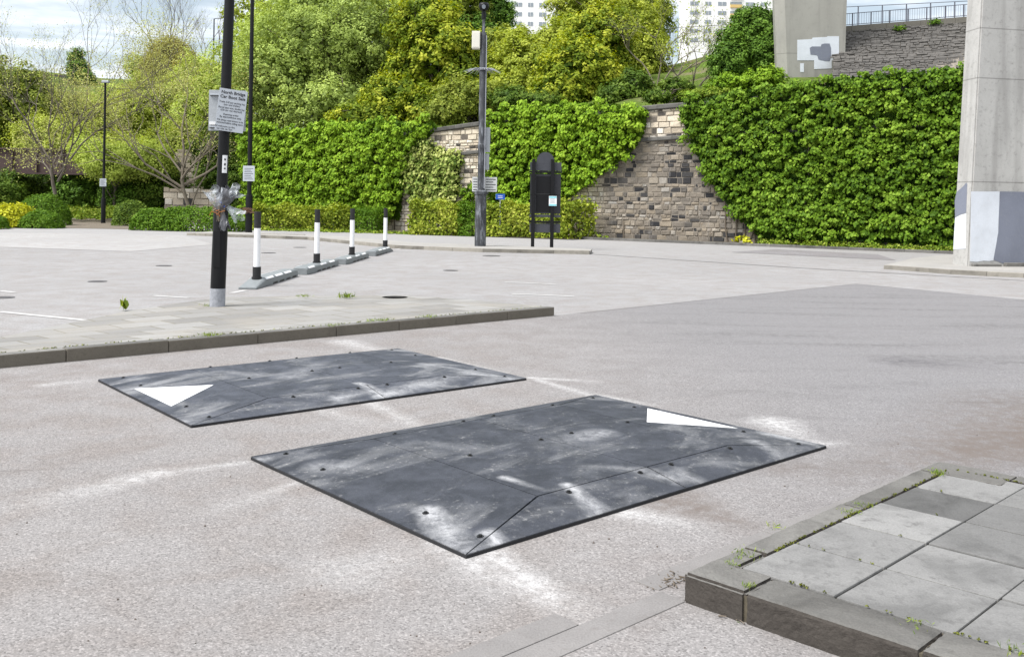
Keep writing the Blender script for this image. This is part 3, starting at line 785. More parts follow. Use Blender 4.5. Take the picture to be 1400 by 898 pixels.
ivy('ivy', [(668, 160), (700, 147), (780, 141), (860, 144), (886, 150), (878, 188), (858, 212), (818, 240), (790, 262), (752, 285), (668, 290)], 'bright green rounded ivy mass behind the black notice board', L_ivy, 17, rblob=(.06, .27), per=52, leaf=.14, thick=.5)
ivy('ivy', [(335, 165), (400, 180), (450, 168), (545, 166), (575, 172), (592, 166), (598, 176), (570, 200), (552, 245), (545, 300), (335, 300)], 'broad green ivy mass covering the left end of the wall behind the striped posts', L_ivy, 15, rblob=(.07, .3), per=56, leaf=.15, thick=.6)
ivy('ivy', [(556, 215), (580, 195), (605, 205), (626, 212), (626, 262), (618, 282), (600, 290), (566, 290), (556, 250)], 'pale variegated ivy climbing the buff stone left of the camera pole', L_var, 9, leaf=.17, thick=.22)
ivy('ivy', [(634, 262), (642, 248), (648, 262), (645, 285), (632, 285)], 'small light green ivy sprig low on the buff stone beside the camera pole', L_ivy, 14, (.1, .2), 30, .13, .12)
# low growth along the foot of the big ivy
def patch(name, label, cat, pts, r, n, leaf, lm, group=None, hz=1.0, kind=None):
    C = np.array([tuple(p) for p in pts]); o = C.mean(0); o[2] = C[:, 2].min()
    i = rng.integers(0, len(C), n); D = norm(rng.normal(size=(n, 3))); D[:, 2] = np.abs(D[:, 2])
    P = C[i] + D * r * rng.uniform(.3, 1.1, n)[:, None] * np.array([1, 1, hz])
    ob = leaves(name, P - o, D + rng.normal(size=(n, 3)) * .5 + np.array([0, 0, .4]), leaf * rng.uniform(.6, 1.4, n), rng.uniform(0, 1, n), lm)
    ob.location = o
    return tag(ob, label, cat, group, kind)
patch('ground_cover', None, None, [wp(s, .08, random.uniform(.2, .95)) for s in np.linspace(7.2, 17, 90)], .2, 5200, .09, L_grass, kind='stuff')
patch('weed', 'yellow green weed growing at the foot of the bare stone wall', 'weed', [wp(6.6, .15, 1.05), wp(6.8, .2, 1.0), wp(7.0, .12, 1.1)], .22, 90, .14, L_yel)
patch('weed', 'tiny weed in the kerb under the bare wall, left of the yellow one', 'weed', [wp(.6, .12, 1.1), wp(.9, .1, 1.1)], .15, 60, .1, L_grass)
patch('bramble', None, None, [wp(s, .35 + random.uniform(-.2, .5), .5) for s in np.linspace(-6.5, -4.4, 26)], .3, 1800, .13, L_var, kind='stuff')

# ================================================================== hedges and clipped shrubs
def hedge(name, A, B, w, h, label, lm, leaf=.145, group=None, n=None, loose=0.0, cat='hedge'):
    A, B = Vector((A[0], A[1], 0)), Vector((B[0], B[1], 0)); L = (B - A).length; d = (B - A) / L; q = Vector((-d.y, d.x, 0))
    root = thing(name, A, label, cat, group)
    n = n or int((L * h * 2 + L * w + w * h * 2) * 380)
    s = rng.uniform(0, L, n); y = rng.uniform(0, w, n); z = rng.uniform(.02, h, n); f = rng.uniform(0, 1, n)
    ar = np.array([L * h, L * h * .5, L * w, w * h, w * h]); ar = np.cumsum(ar / ar.sum())
    k = np.searchsorted(ar, f)
    y = np.where(k == 0, 0, np.where(k == 1, w, y)); z = np.where(k == 2, h, z); s = np.where(k == 3, 0, np.where(k == 4, L, s))
    N = np.zeros((n, 3)); N[k == 0, 1] = -1; N[k == 1, 1] = 1; N[k == 2, 2] = 1; N[k == 3, 0] = -1; N[k == 4, 0] = 1
    bump = .1 * np.sin(s * 2.3) * np.sin(z * 3 + s) + .07 * np.sin(s * 5.1 + z * 4 + y * 3) - np.abs(rng.normal(0, .15 + loose, n)) + rng.normal(0, .06 + loose * .5, n)
    P = np.stack([s, y, z], 1) + N * bump[:, None]
    P[:, 2] += .08 * np.sin(s * 1.3 + 1) * (z / h); P[:, 2] = np.maximum(P[:, 2], .03)
    R = np.array([[d.x, d.y, 0], [q.x, q.y, 0], [0, 0, 1]])
    P[:, 2] -= (.16 * np.abs(y / w - .5) ** 3 * 8) * (z / h) ; P[:, 2] = np.maximum(P[:, 2], .03)
    tone = .5 + .5 * np.sin(s * 1.7 + 2 * np.sin(s * .6)) * np.cos(z * 2 + s * .4)
    leaves('leaf_cover', P @ R, (N + rng.normal(size=(n, 3)) * .6 + np.array([0, 0, .35])) @ R, leaf * rng.uniform(.6, 1.3, n), np.clip(.35 * tone + .65 * rng.uniform(0, 1, n), 0, 1), lm, root, .65)
    mb = MB()
    for i in range(int(L * 3)):
        p = d * random.uniform(.15, L - .15) + q * random.uniform(.2, max(.25, w - .2))
        for j in range(4): limb(mb, p - Vector((0, 0, .05)), p + Vector((random.uniform(-.3, .3), random.uniform(-.2, .2), h * random.uniform(.6, .9))), .02, .006, 4, .1, 2)
    mb.build('stem', M_bark, root)
    return root
def gp(u, v): return at(u, v)
hedge('hedge', gp(345, 315), gp(478, 316.5), 1.4, 1.2, 'clipped variegated hedge under the left ivy, behind the two nearest striped posts', L_hedge, group='low hedges along the wall')
hedge('hedge', gp(478, 316.5), gp(512, 317.5), 1.4, 1.15, 'short plain green hedge section behind the third striped post', L_dome, .1, 'low hedges along the wall')
hedge('hedge', gp(558, 321), gp(625, 323), 1.3, 1.5, 'clipped yellow green hedge at the foot of the variegated ivy', L_hedge, group='low hedges along the wall')
hedge('hedge', gp(625, 323), gp(650, 323.6), 1.4, 1.48, 'short bright green hedge section just left of the camera pole', L_dome, .1, 'low hedges along the wall')
hedge('hedge', gp(650, 323.6), gp(768, 327), 1.3, 1.5, 'clipped yellow green hedge behind the black notice board', L_hedge, group='low hedges along the wall')
hedge('shrub', gp(768, 327.5), gp(815, 327.5), 1.1, 1.65, 'loose leggy shrub at the right end of the hedge by the bare stone', L_hedge, .17, loose=.14, n=1700, cat='shrub')
patch('ground_cover', None, None, [gp(u, 314.6 + (u - 345) * .0265 + random.uniform(-.4, .5)) for u in np.linspace(345, 800, 160)], .18, 5200, .1, L_grass, kind='stuff', hz=.8)

def dome(u, v, ru, h_px, label, lm, leaf=.1, n=7000, cat='shrub', group='clipped shrubs by the path', dep=1.0, name='clipped_shrub', rough=.03):
    b = at(u, v); sc = b.y / F; rx, rz = ru * sc, h_px * sc
    root = thing(name, b, label, cat, group)
    D = norm(rng.normal(size=(n, 3))); D[:, 2] = np.abs(D[:, 2])
    e = np.sign(D) * np.abs(D) ** np.array([.75, .75, .8]); e = e / np.maximum(np.linalg.norm(e, axis=1, keepdims=True) ** .6, .3)
    lump = 1 + .05 * np.sin(D[:, 0] * 7 + u) * np.sin(D[:, 2] * 6) - np.abs(rng.normal(0, rough + .04, n)) + rng.normal(0, rough, n)
    P = e * np.array([rx, rx * dep, rz]) * lump[:, None]
    P[:, 2] = np.maximum(P[:, 2], .04)
    leaves('leaf_cover', P, D + rng.normal(size=(n, 3)) * .55 + np.array([0, 0, .3]), leaf * rng.uniform(.6, 1.3, n), rng.uniform(0, 1, n), lm, root, .6)
    mb = MB()
    for i in range(14): limb(mb, (random.uniform(-.2, .2), random.uniform(-.2, .2), -.05), (random.uniform(-.6, .6) * rx, random.uniform(-.5, .5) * rx * dep, rz * random.uniform(.5, .85)), .03, .008, 4, .1, 3)
    mb.build('stem', M_bark, root)
    return root
dome(272, 316, 66, 35, 'long low clipped green shrub left of the black sign pole', L_dome, n=11000, dep=.5)
dome(214, 315, 36, 31, 'clipped green shrub between the long low one and the dark tall one', L_dome, n=7000, dep=.7)
dome(180, 309, 26, 36, 'darker clipped shrub right beside the path lamp post', L_shade, n=6000)
dome(60, 308, 34, 43, 'tall rounded clipped shrub left of the path', L_dome, n=9000)
dome(56, 312, 30, 24, 'small clipped dome in front of the tall shrub left of the path', L_dome, n=6000, dep=.8)
dome(14, 311, 34, 33, 'bright yellow golden shrub at the far left edge', L_yel, .13, 5000, rough=.06, name='golden_shrub')
dome(-20, 313, 30, 22, 'green clipped shrub below the golden shrub at the left edge', L_dome, n=4000)
patch('ground_cover', None, None, [atd(random.uniform(85, 160), random.uniform(288, 300), random.uniform(53, 58)) for _ in range(60)], .4, 3500, .13, L_grass, kind='stuff')

# ================================================================== hillside terrain
def h_right(s, d):
    X = 3.8 + .825 * s
    base = np.interp(X, [-16, -4, -1.3, 6.2, 10, 24], [3.9, 4.75, 5.05, 5.4, 5.5, 5.8])
    st = np.clip((s - 7.5) / 1.5, 0, 1)
    return base - st * 2.2 - st * (.28 * np.clip(d - .6, 0, 7.5) - np.clip(d - 8.1, 0, 1) * 0) * np.clip((11 - d) / 3, 0, 1) + .28 * np.clip(d - .6, 0, 21.5) + .05 * np.clip(d - 22, 0, 400) + .18 * np.sin(s * .9 + d * .5) * np.clip(d - 1, 0, 2) / 2
def hill_h(x, y):
    s = (x - 3.8) * WD.x + (y - 41) * WD.y; d = -((x - 3.8) * WN.x + (y - 41) * WN.y)
    return float(h_right(np.array(s), np.array(d)))
def h_left(x, y): return np.clip(.285 * (y - 67), -.6, 19) + np.clip((y - 134) * .01, 0, 2) + .3 * np.sin(x * .35) * np.sin(y * .3) + 1.2 * np.sin(x * .06 + 1) * np.clip((y - 80) / 40, 0, 1)
def grass_mat():
    m, t, b = mat('rough_grass'); c = t.coord(); n = t.noise(c, .5, 6, .6); n2 = t.noise(c, 5, 5, .7)
    col = t.ramp(n2, [(.25, (.045, .075, .012)), (.5, (.1, .15, .025)), (.75, (.19, .22, .06))])
    col = t.mix(t.rng(n, .52, .66, 0, .85), col, (.2, .165, .11))
    t.put(b.inputs['Base Color'], col); b.inputs['Roughness'].default_value = .95; b.inputs['Specular IOR Level'].default_value = .1
    t.put(b.inputs['Normal'], t.bump(n2, .8, .2)); return m
M_grass = grass_mat()
def grid(name, A, B, fn, m):
    X, Y = np.meshgrid(A, B, indexing='ij'); V = fn(X, Y).reshape(-1, 3); nb = len(B)
    i = np.arange((len(A) - 1) * nb).reshape(-1, nb)[:, :-1].ravel()
    fs = np.stack([i, i + nb, i + nb + 1, i + 1], 1).tolist()
    me = bpy.data.meshes.new(name); me.from_pydata(V.tolist(), [], fs); me.materials.append(m)
    me.polygons.foreach_set('use_smooth', [True] * len(me.polygons))
    return tag(link(bpy.data.objects.new(name, me)), kind='structure')
def fr(s, d):
    z = h_right(s, d); z = np.where(d < .61, -.2, z)
    return np.stack([3.8 + s * WD.x - d * WN.x, 41 + s * WD.y - d * WN.y, z], -1)
grid('hillside', np.arange(-21, 70, 1.0), np.array([.6, .62, 1, 2, 3, 4, 5, 6, 7, 8, 10, 12, 14, 16, 18, 20, 21, 22, 23, 25, 30, 40, 60, 90, 140, 220, 320]), fr, M_grass)
grid('hill', np.arange(-130, -8, 2.5), np.arange(62, 190, 2.5), lambda X, Y: np.stack([X, Y, np.where(X + .3 * Y > 3, -1, h_left(X, Y))], -1), M_grass)

# ================================================================== far footbridge, ruins, buildings
br = thing('footbridge', atd(60, 260, 62).to_2d().to_3d(), 'rusty dark girder footbridge glimpsed through the trees at left', 'bridge')
a, b = atd(-60, 219, 62), atd(100, 219, 62); bo = br.location
mb = MB(); x0, x1 = a.x - bo.x, b.x - bo.x + 4; z0, z1 = a.z - .75, a.z + .75
mb.box(x0, x1, -.06, .06, z0, z1); mb.box(x0, x1, -.25, .25, z1, z1 + .09); mb.box(x0, x1, -.25, .25, z0 - .09, z0)
x = x0 + .5
while x < x1 - .3: mb.box(x, x + .07, -.2, -.06, z0, z1); x += 1.6
mb.build('girder', M_rust, br)
mb = MB(); mb.box(x0, x1, .06, 2.2, z0, z0 + .25); mb.build('deck', M_rust, br)
def rubble_block(name, p0, w, h, dp, label, cat, parent=None, m=M_abut, **k):
    """a stone block faced with real courses on front and side"""
    root = thing(name, p0, label, cat) if parent is None else parent
    mb = MB(); rn = []
    masonry(mb, rn, lambda s, z, o: Vector((s, -o, z)), 0, w, 0, lambda s: h if s is None else h - .12 * abs(math.sin(s * 2.1)), (.2, .4), (.3, .8), .06)
    masonry(mb, rn, lambda s, z, o: Vector((w + .25 + o, s, z)), 0, dp, 0, lambda s: h if s is None else h, (.2, .4), (.3, .8), .06)
    mb.build('masonry', m, root, attrs=rn)
    mb = MB(); mb.box(0, w + .25, .003, dp, -.5, h - .1); mb.build('core', M_mortar, root)
    return root
p = atd(228, 286, 56.5); rubble_block('stone_wall', (p.x, p.y, 0), 2.7, 2.1, .7, 'low broken pale stone wall behind the leaning budding tree', 'wall')
p = atd(244, 232, 60); rubble_block('bridge_abutment', (p.x, p.y, 0), 2.0, p.z + 1.35, 1.5, 'pale stone abutment high among the trees left of the black sign pole', 'abutment')
mb = MB(); q = atd(244, 205, 60)
p = atd(60, 112, 131); mb = MB(); mb.box(0, 6, 0, .6, -3, 1.0); o = mb.build('stone_wall', M_cope); o.location = p; tag(o, 'grey wall along the far ridge seen through the bare tree', 'wall')

def tower(name, u0, u1, v_base, Y, floors, ncol, label, bal, fl_px):
    a, b = atd(u0, v_base, Y), atd(u1, v_base, Y); w = b.x - a.x; fh = fl_px * Y / F
    root = thing(name, (a.x, Y, 10), label, 'building')
    zb = a.z - 10; H = zb + fh * floors
    mb = MB(); mb.box(0, w, 0, 14, -6, H); mb.build('wall', M_render, root)
    mb = MB(); mb.box(-.3, w + .3, -.3, 14.3, H, H + .8); mb.build('roof', M_cope, root)
    cw = w / ncol
    for i in range(ncol):
        for j in range(floors):
            z = zb + fh * (j + .35)
            if i in bal:
                mb = MB(); mb.box(cw * (i + .08), cw * (i + .92), -.5, .02, z - fh * .2, z + fh * .12); mb.build('balcony', M_yellow, root)
                mb = MB(); mb.box(cw * (i + .08), cw * (i + .92), -.04, .02, z + fh * .12, z + fh * .45); mb.build('window', M_glass, root)
            else:
                wd = .42 if i % 2 else .6
                mb = MB(); mb.box(cw * (i + .5 - wd / 2), cw * (i + .5 + wd / 2), -.06, .02, z, z + fh * .42); f_ = mb.build('window', M_glass, root)
                mb = MB(); mb.box(cw * (i + .49), cw * (i + .51), -.1, -.06, z, z + fh * .42); mb.build('frame', M_render, f_)
    return root
tower('tower_block', 939, 1110, 62, 290, 9, 9, 'tall white tower block with yellow balconies beyond the dark green tree', (3,), 12.5)
tower('tower_block', 700, 800, 40, 260, 8, 6, 'white block of flats peeping over the trees above the notice board', (), 13)

# ================================================================== bridge piers and revetment
def solid(poly0, poly1, z0, z1):
    mb = MB(); n = len(poly0)
    mb.add([(p[0], p[1], z0) for p in poly0] + [(p[0], p[1], z1) for p in poly1], [tuple(range(n - 1, -1, -1)), tuple(range(n, 2 * n))] + [(i, (i + 1) % n, (i + 1) % n + n, i + n) for i in range(n)])
    return mb
def on_face(p0, p1, p2, pts, parent, name, m, lift=.006, thick=.005):
    """a coat of paint: a closed thin patch lying on the face through p0, p1, p2; pts are points on the picture of the face"""
    n = (Vector(p1) - Vector(p0)).cross(Vector(p2) - Vector(p0)).normalized()
    if n.y > 0 and abs(n.y) > .2: n = -n
    if abs(n.y) <= .2 and n.x > 0: n = -n
    P = [hit(u, v, p0, n) for u, v in pts]; o = parent.location
    mb = MB(); k = len(P)
    mb.add([q + n * lift - o for q in P] + [q + n * (lift - thick) - o for q in P], [tuple(range(k))] + [(i, (i + 1) % k, (i + 1) % k + k, i + k) for i in range(k)])
    return mb.build(name, m, parent)
K0 = at(1323, 364, .09); e1 = Vector((math.cos(math.radians(10)), math.sin(math.radians(10)), 0)); K1 = Vector((11.22 - 11.31, .65, 0)) + K0
Kb = K0 + Vector((0, 0, -.12))
poly = [K0, K0 + e1 * 3.4, K0 + e1 * 3.4 + Vector((.1, .8, 0)), K0 + e1 * 3 + Vector((-.2, 1.5, 0)), K0 + Vector((.45, 1.3, 0)), K1]
cx = sum((p.x for p in poly)) / 6; cy = sum((p.y for p in poly)) / 6
TP = 9.0; kx = .043
top = [Vector((p.x + (cx - p.x) * .22, p.y + (cy - p.y) * .05, 0)) for p in poly]
pr = thing('bridge_pier', (K0.x, K0.y, 0), 'massive weathered concrete bridge pier at right with white and grey painted base', 'bridge pier', 'concrete piers of the road bridge')
mb = solid([p - K0 + Vector((0, 0, K0.z)) for p in poly], [p - K0 + Vector((0, 0, K0.z)) for p in top], -.02, TP)
o_ = mb.build('shaft', M_pier, pr)
bm = bmesh.new(); bm.from_mesh(o_.data); bmesh.ops.bevel(bm, geom=[e for e in bm.edges if abs(e.verts[0].co.z - e.verts[1].co.z) > 1], offset=.035, segments=2, affect='EDGES'); bm.to_mesh(o_.data); bm.free()
# paint patches follow the sloping faces
def top3(i, z): q = poly[i] + (top[i] - poly[i]) * ((z + .02) / (TP + .02)); return Vector((q.x, q.y, z))
fa, fb, fc = top3(0, 0), top3(1, 0), top3(0, 3)
la, lb, lc_ = top3(0, 0), top3(5, 0), top3(0, 3)
M_pw = concrete('white_masking_paint', (.66, .69, .74), (.5, .5, .5), 1.2, .3); M_pg = concrete('grey_masking_paint', (.2, .215, .265), (.27, .28, .3), 1.2, .35)
edge = [(1366.5, 262), (1366, 280), (1365, 300), (1364.5, 318), (1363, 326), (1362.5, 330), (1360.5, 341), (1358.5, 352), (1358, 356)]
on_face(fa, fb, fc, [(1327.5, 262)] + edge + [(1352, 357), (1345, 356.5), (1335, 358), (1326, 357.5)], pr, 'paint_patch', M_pw)
on_face(fa, fb, fc, [(1367, 262), (1430, 263), (1430, 361), (1400, 359), (1390, 361), (1378, 359), (1370, 360), (1364, 357.5), (1359, 356)] + edge[::-1][1:-1], pr, 'paint_patch', M_pg, .0065)
on_face(la, lb, lc_, [(1308, 263), (1318, 254), (1321, 250), (1322.5, 252), (1321, 291), (1314, 293), (1306, 297), (1305.5, 275)], pr, 'paint_patch', M_pg)
on_face(la, lb, lc_, [(1306, 298), (1314, 294), (1321, 292), (1320.5, 340), (1303.5, 341)], pr, 'paint_patch', M_pw, .0065)
mb = MB()
for a_, b_, h_ in ((0, .9, .07), (.9, 2.2, .1), (2.2, 3.35, .06)):
    M = Matrix(((e1.x, -e1.y, 0, 0), (e1.y, e1.x, 0, 0), (0, 0, 1, .085), (0, 0, 0, 1)))
    mb.box(a_ + .1, b_ - .02, -.1, .05, 0, h_, M, .02)
mb.build('plinth', M_kerb, pr, attrs=[.6] * len(mb.f))
# far pier
a, b = atd(1075, 105, 44), atd(1152, 105, 44); w = b.x - a.x
p2 = thing('bridge_pier', (a.x, 44, 4), 'farther concrete bridge pier rising behind the ivy, with a white and grey patch', 'bridge pier', 'concrete piers of the road bridge')
T_ = lambda x, y: Vector((x, y, 0))
po = [T_(0, .3), T_(.35, 0), T_(w, 0), T_(w + .12, 1.2), T_(.2, 1.6)]; pt = [T_(-.95, .3), T_(-.5, 0), T_(w + .25, 0), T_(w + .4, 1.2), T_(-.6, 1.6)]
mb = solid(po, pt, -2, 14); mb.build('shaft', concrete('far_pier_concrete', (.34, .33, .3), (.2, .19, .175), .6, .4, (4.6,), streaky=True), p2)
A_ = Vector((a.x, 44, 3.0)); f3 = [A_, A_ + Vector((1, 0, 0)), A_ + Vector((0, 0, 1))]
on_face(*f3, [(1090, 55), (1110, 54), (1111, 52), (1131, 51), (1131, 50), (1147, 50), (1147, 83), (1137, 83), (1137, 94), (1113, 95), (1113, 83), (1090, 83)], p2, 'paint_patch', M_pw, .012, .01)
on_face(*f3, [(1107, 66), (1110, 64), (1122, 64), (1123, 61), (1127, 60), (1134, 60), (1136, 66), (1136, 78), (1134, 84), (1128, 84), (1119, 82), (1117, 76), (1108, 75)], p2, 'paint_patch', M_pg, .02, .012)
on_face(*f3, [(1094, 87), (1099, 87), (1099, 99), (1094, 99)], p2, 'paint_patch', M_pw, .012, .01)
# sloping stone revetment with coping
q0, q1 = atd(1140, 108, 42), atd(1345, 100, 42); r0, r1 = atd(1140, 44, 46), atd(1345, 28, 46)
rv = thing('stone_revetment', (q0.x, 42, q0.z), 'dark sloping stone pitched bank between the two concrete piers', 'stone bank')
ro = rv.location
def PR(s, z, o):
    a_ = q0.lerp(q1, s / 10); b_ = r0.lerp(r1, s / 10); n = (q1 - q0).cross(r0 - q0).normalized(); n = -n if n.y > 0 else n
    return a_.lerp(b_, z / 5) + n * o - ro
Ls = 10
mb = MB(); rn = []; masonry(mb, rn, PR, 0, 16, -3.2, lambda s: 5.0, (.12, .24), (.25, .7), .05); mb.build('masonry', M_rev, rv)
mb = MB(); mb.add([PR(0, -4, -.12), PR(16.3, -4, -.12), PR(16.3, 5, -.12), PR(0, 5, -.12)], [(0, 1, 2, 3)]); mb.add([PR(0, 5, 0), PR(16.3, 5, 0), PR(16.3, 5, 0) + Vector((0, 2, -.1)), PR(0, 5, 0) + Vector((0, 2, -.1))], [(0, 1, 2, 3)]); mb.build('core', M_mortar, rv)
mb = MB()
for i in range(14):
    s, t_ = i * 1.15, i * 1.15 + 1.13
    v = [PR(q, 5, 0) + Vector((0, dy, dz)) for q in (s, t_) for dy, dz in ((-.1, -.05), (-.1, .22), (.5, .22), (.5, -.05))]
    mb.add(v, [(3, 2, 1, 0), (4, 5, 6, 7), (0, 1, 5, 4), (1, 2, 6, 5), (2, 3, 7, 6), (3, 0, 4, 7)])
mb.build('coping', concrete('revetment_coping', (.2, .185, .16), (.1, .09, .075), 1.5, .6), rv)
for (s, z, lab) in ((4.2, 4.4, 'small green weed high on the sloping stone bank'), (6.6, 4.8, 'tuft of green weed under the railing on the stone bank')):
    p = PR(s, z, .1) + ro; patch('weed', lab, 'weed', [p, p + Vector((.2, 0, .05))], .28, 160, .12, L_dome)

def railing(name, A, B, h, label, npost, nbal, m, rails=(1.0, .5), cat='railing', pr_=.022, br_=.007):
    A, B = Vector(A), Vector(B); root = thing(name, A, label, cat, 'railings above the site'); d = B - A
    for r in rails:
        mb = MB(); mb.tube([Vector((0, 0, h * r)), d + Vector((0, 0, h * r))], pr_ * .8, 6); mb.build('rail', m, root)
    for i in range(npost):
        p = d * (i / (npost - 1)); mb = MB(); mb.box(p.x - pr_, p.x + pr_, p.y - pr_, p.y + pr_, p.z - .15, p.z + h); mb.build('post', m, root)
    if nbal:
        mb = MB()
        for i in range(nbal):
            p = d * ((i + .5) / nbal); mb.tube([p + Vector((0, 0, .08)), p + Vector((0, 0, h * rails[0]))], br_, 4)
        mb.build('baluster', m, root)
    return root
railing('railing', atd(1140, 38, 46.6), atd(1470, 12, 46.6), 0.62, 'low railing with thin uprights along the top of the sloping stone bank', 14, 100, M_rail, (1.0, .12))
railing('railing', atd(1140, 36, 49), atd(1470, 20, 49), .95, 'level tall railing standing behind the low one on the stone bank', 11, 0, M_rail, (1.0,))
railing('railing', atd(915, 62, 62), atd(1080, 52, 62), 1.1, 'thin railing on the bank in front of the white tower block', 8, 50, M_rail, (1.0, .1))
# ================================================================== street furniture
def text(body, size, m, parent, loc, rot, name='lettering', align='CENTER', bold=0.0):
    cu = bpy.data.curves.new(name, 'FONT'); cu.body = body; cu.size = size; cu.align_x = align; cu.align_y = 'CENTER'; cu.extrude = .0008; cu.offset = bold; cu.space_line = .85
    o = bpy.data.objects.new(name, cu); COL.objects.link(o); bpy.context.view_layer.update()
    me = bpy.data.meshes.new_from_object(o.evaluated_get(bpy.context.evaluated_depsgraph_get()))
    COL.objects.unlink(o); bpy.data.objects.remove(o)
    me.materials.clear(); me.materials.append(m)
    ob = link(bpy.data.objects.new(name, me), parent); ob.location = loc; ob.rotation_euler = rot
    return ob
R90 = math.pi / 2
# near sign pole
pb = at(297, 418, .03); pb.z = .01
pole = thing('sign_pole', pb, 'tall black lamp column with a chipped grey foot carrying the car boot sign', 'pole')
lean = .0243
ax = lambda z: Vector((lean * z, 0, z))
mb = MB(); mb.tube([ax(-.05), ax(.26)], [.104, .101], 24); o = smooth_sharp(mb.build('painted_foot', M_greypaint, pole))
mb = MB(); mb.tube([ax(.26), ax(1.28), ax(1.36), ax(1.40)], [.1005, .0985, .094, .078], 24); smooth_sharp(mb.build('base_column', M_black, pole), 50); bqs = .82
mb = MB(); mb.tube([ax(1.40), ax(4.5), ax(8.0)], [.074, .066, .055], 20); smooth_sharp(mb.build('shaft', M_black, pole))
mb = MB(); M = Matrix.Translation(ax(.55)); mb.box(-.045, .045, -.106, -.095, 0, .5, M, .004); mb.build('door', M_black, pole)
mb = MB(); mb.tube([ax(7.95), ax(8.1) + Vector((.5, 0, .1)), ax(8.1) + Vector((1.1, 0, .12))], .03, 10); mb.build('bracket_arm', M_black, pole)
mb = MB(); M = Matrix.Translation(ax(8.1) + Vector((1.35, 0, .12))); mb.box(-.3, .3, -.11, .11, -.05, .07, M, .03); mb.build('lantern', M_alub, pole)
zst = 1.95
mb = MB()
for k in range(9):
    t0 = math.radians(-125 + k * 8 + 60); 
vs = []; 
for zz in (zst - .12, zst + .12):
    for k in range(7):
        an = math.radians(-80 + k * 9); vs.append(ax(zz) + Vector((math.cos(an), math.sin(an), 0)) * .0755)
mb.add(vs, [(k, k + 1, k + 8, k + 7) for k in range(6)]); o = mb.build('sticker', M_white, pole)
mb = MB()
for zz, hh in ((zst - .07, .02), (zst - .02, .03), (zst + .05, .025)):
    vs = []
    for z2 in (zz, zz + hh):
        for k in range(4):
            an = math.radians(-62 + k * 6); vs.append(ax(z2) + Vector((math.cos(an), math.sin(an), 0)) * .0772)
    mb.add(vs, [(k, k + 1, k + 5, k + 4) for k in range(3)])
mb.build('print', M_text, o)
# sign: two plates back to back round the pole
zc = 2.69
sg = thing('car_boot_sign', pb + ax(zc), 'grey twin plate notice for a car boot sale fixed to the near black pole', 'sign')
TW, TH = .37, .57
ang = math.radians(22)      # the lettered plate turns a little to the right
Mf = Matrix.Translation((.12, -.12, -.02)) @ Matrix.Rotation(ang, 4, 'Z') @ Matrix.Rotation(math.radians(6), 4, 'Y')
def plate(name, M, w, h, m, par, th=.004):
    mb = MB(); mb.box(-w / 2, w / 2, -th, 0, -h / 2, h / 2, M, .0012); return mb.build(name, m, par)
pl_ = plate('lettered_plate', Mf, TW, TH, M_alu, sg)
lines = [('North Bridge', .235, .058, .0012), ('Car Boot Sale', .175, .058, .0012), ('Trade £10 per parking bay', .105, .034, 0), ('(car and trailer)', .07, .034, 0), ('Parcel type vans, double bay', .03, .034, 0), ('£20 (or van thereof)', -.005, .034, 0),
         ('Opening order', -.06, .034, 0), ('By appointment only', -.095, .034, 0), ('We always need drivers to be', -.14, .034, 0), ('removed before selling starts', -.175, .034, 0), ('All welcome to the', -.225, .034, 0), ('car site on Sun', -.258, .034, 0)]
for body, z, s, bo_ in lines:
    o = text(body, s, M_text, pl_, (0, 0, 0), (0, 0, 0), bold=bo_)
    wmax = max(v.co.x for v in o.data.vertices) - min(v.co.x for v in o.data.vertices)
    sc = min(1.0, TW * .92 / wmax)
    o.matrix_local = Mf @ Matrix.Translation((0 if z > -.2 else -.06, -.0055, z)) @ Matrix.Rotation(R90, 4, 'X') @ Matrix.Diagonal((sc, 1, 1, 1))
Mb = Matrix.Translation((-.02, .1, .0)) @ Matrix.Rotation(math.radians(4), 4, 'Z')
bp_ = plate('rear_plate', Mb @ Matrix.Translation((.02, 0, 0)), .5, .56, M_alub, sg)
for z in (.21, -.23):
    mb = MB(); mb.box(-.21, .22, -.03, -.006, z - .014, z + .014, Mb, .003); mb.build('channel_rail', M_alu, bp_)
    mb = MB(); mb.box(-.21, .22, -.034, -.03, z - .014, z - .004, Mb); mb.build('channel_slot', M_blkplastic, bp_)
mb = MB(); mb.box(-.215, -.13, -.028, -.006, -.2, -.16, Mb, .003); mb.build('label', M_white, bp_)
for z in (.2, -.22):
    mb = MB(); mb.tube([ax(z - .02), ax(z + .02)], .078, 16); mb.box(-.03, .12, -.115, -.07, z - .012, z + .012); mb.build('clamp', M_blkplastic, sg)

# faded flowers in crumpled cellophane tied to the pole
def film():
    m, t, b = mat('cellophane'); c = t.coord(); n = t.noise(c, 9, 4, .6)
    b.inputs['Base Color'].default_value = (.85, .87, .9, 1); b.inputs['Roughness'].default_value = .12; b.inputs['Specular IOR Level'].default_value = .8
    tr = t.new('ShaderNodeBsdfTransparent'); tr.inputs[0].default_value = (.96, .97, .98, 1); ms = t.new('ShaderNodeMixShader')
    t.put(ms.inputs[0], t.rng(n, .4, .75, .08, .5)); t.l.new(tr.outputs[0], ms.inputs[1]); t.l.new(b.outputs[0], ms.inputs[2]); t.l.new(ms.outputs[0], t.n['Material Output'].inputs[0])
    t.put(b.inputs['Normal'], t.bump(n, .6, .05)); return m
M_film = film(); M_gw = simple('grey_wrapping', (.1, .1, .11), .35, .4, 9); M_pk = simple('faded_petals', (.36, .26, .2), .7, .5, 30); M_or = simple('orange_ribbon', (.45, .16, .04), .5, .2, 10); M_bl = simple('blue_petal', (.06, .12, .5), .6, .3, 20)
bq = thing('flower_bouquet', pb + ax(1.4), 'withered bouquet in crumpled clear cellophane tied to the near black pole', 'bouquet')
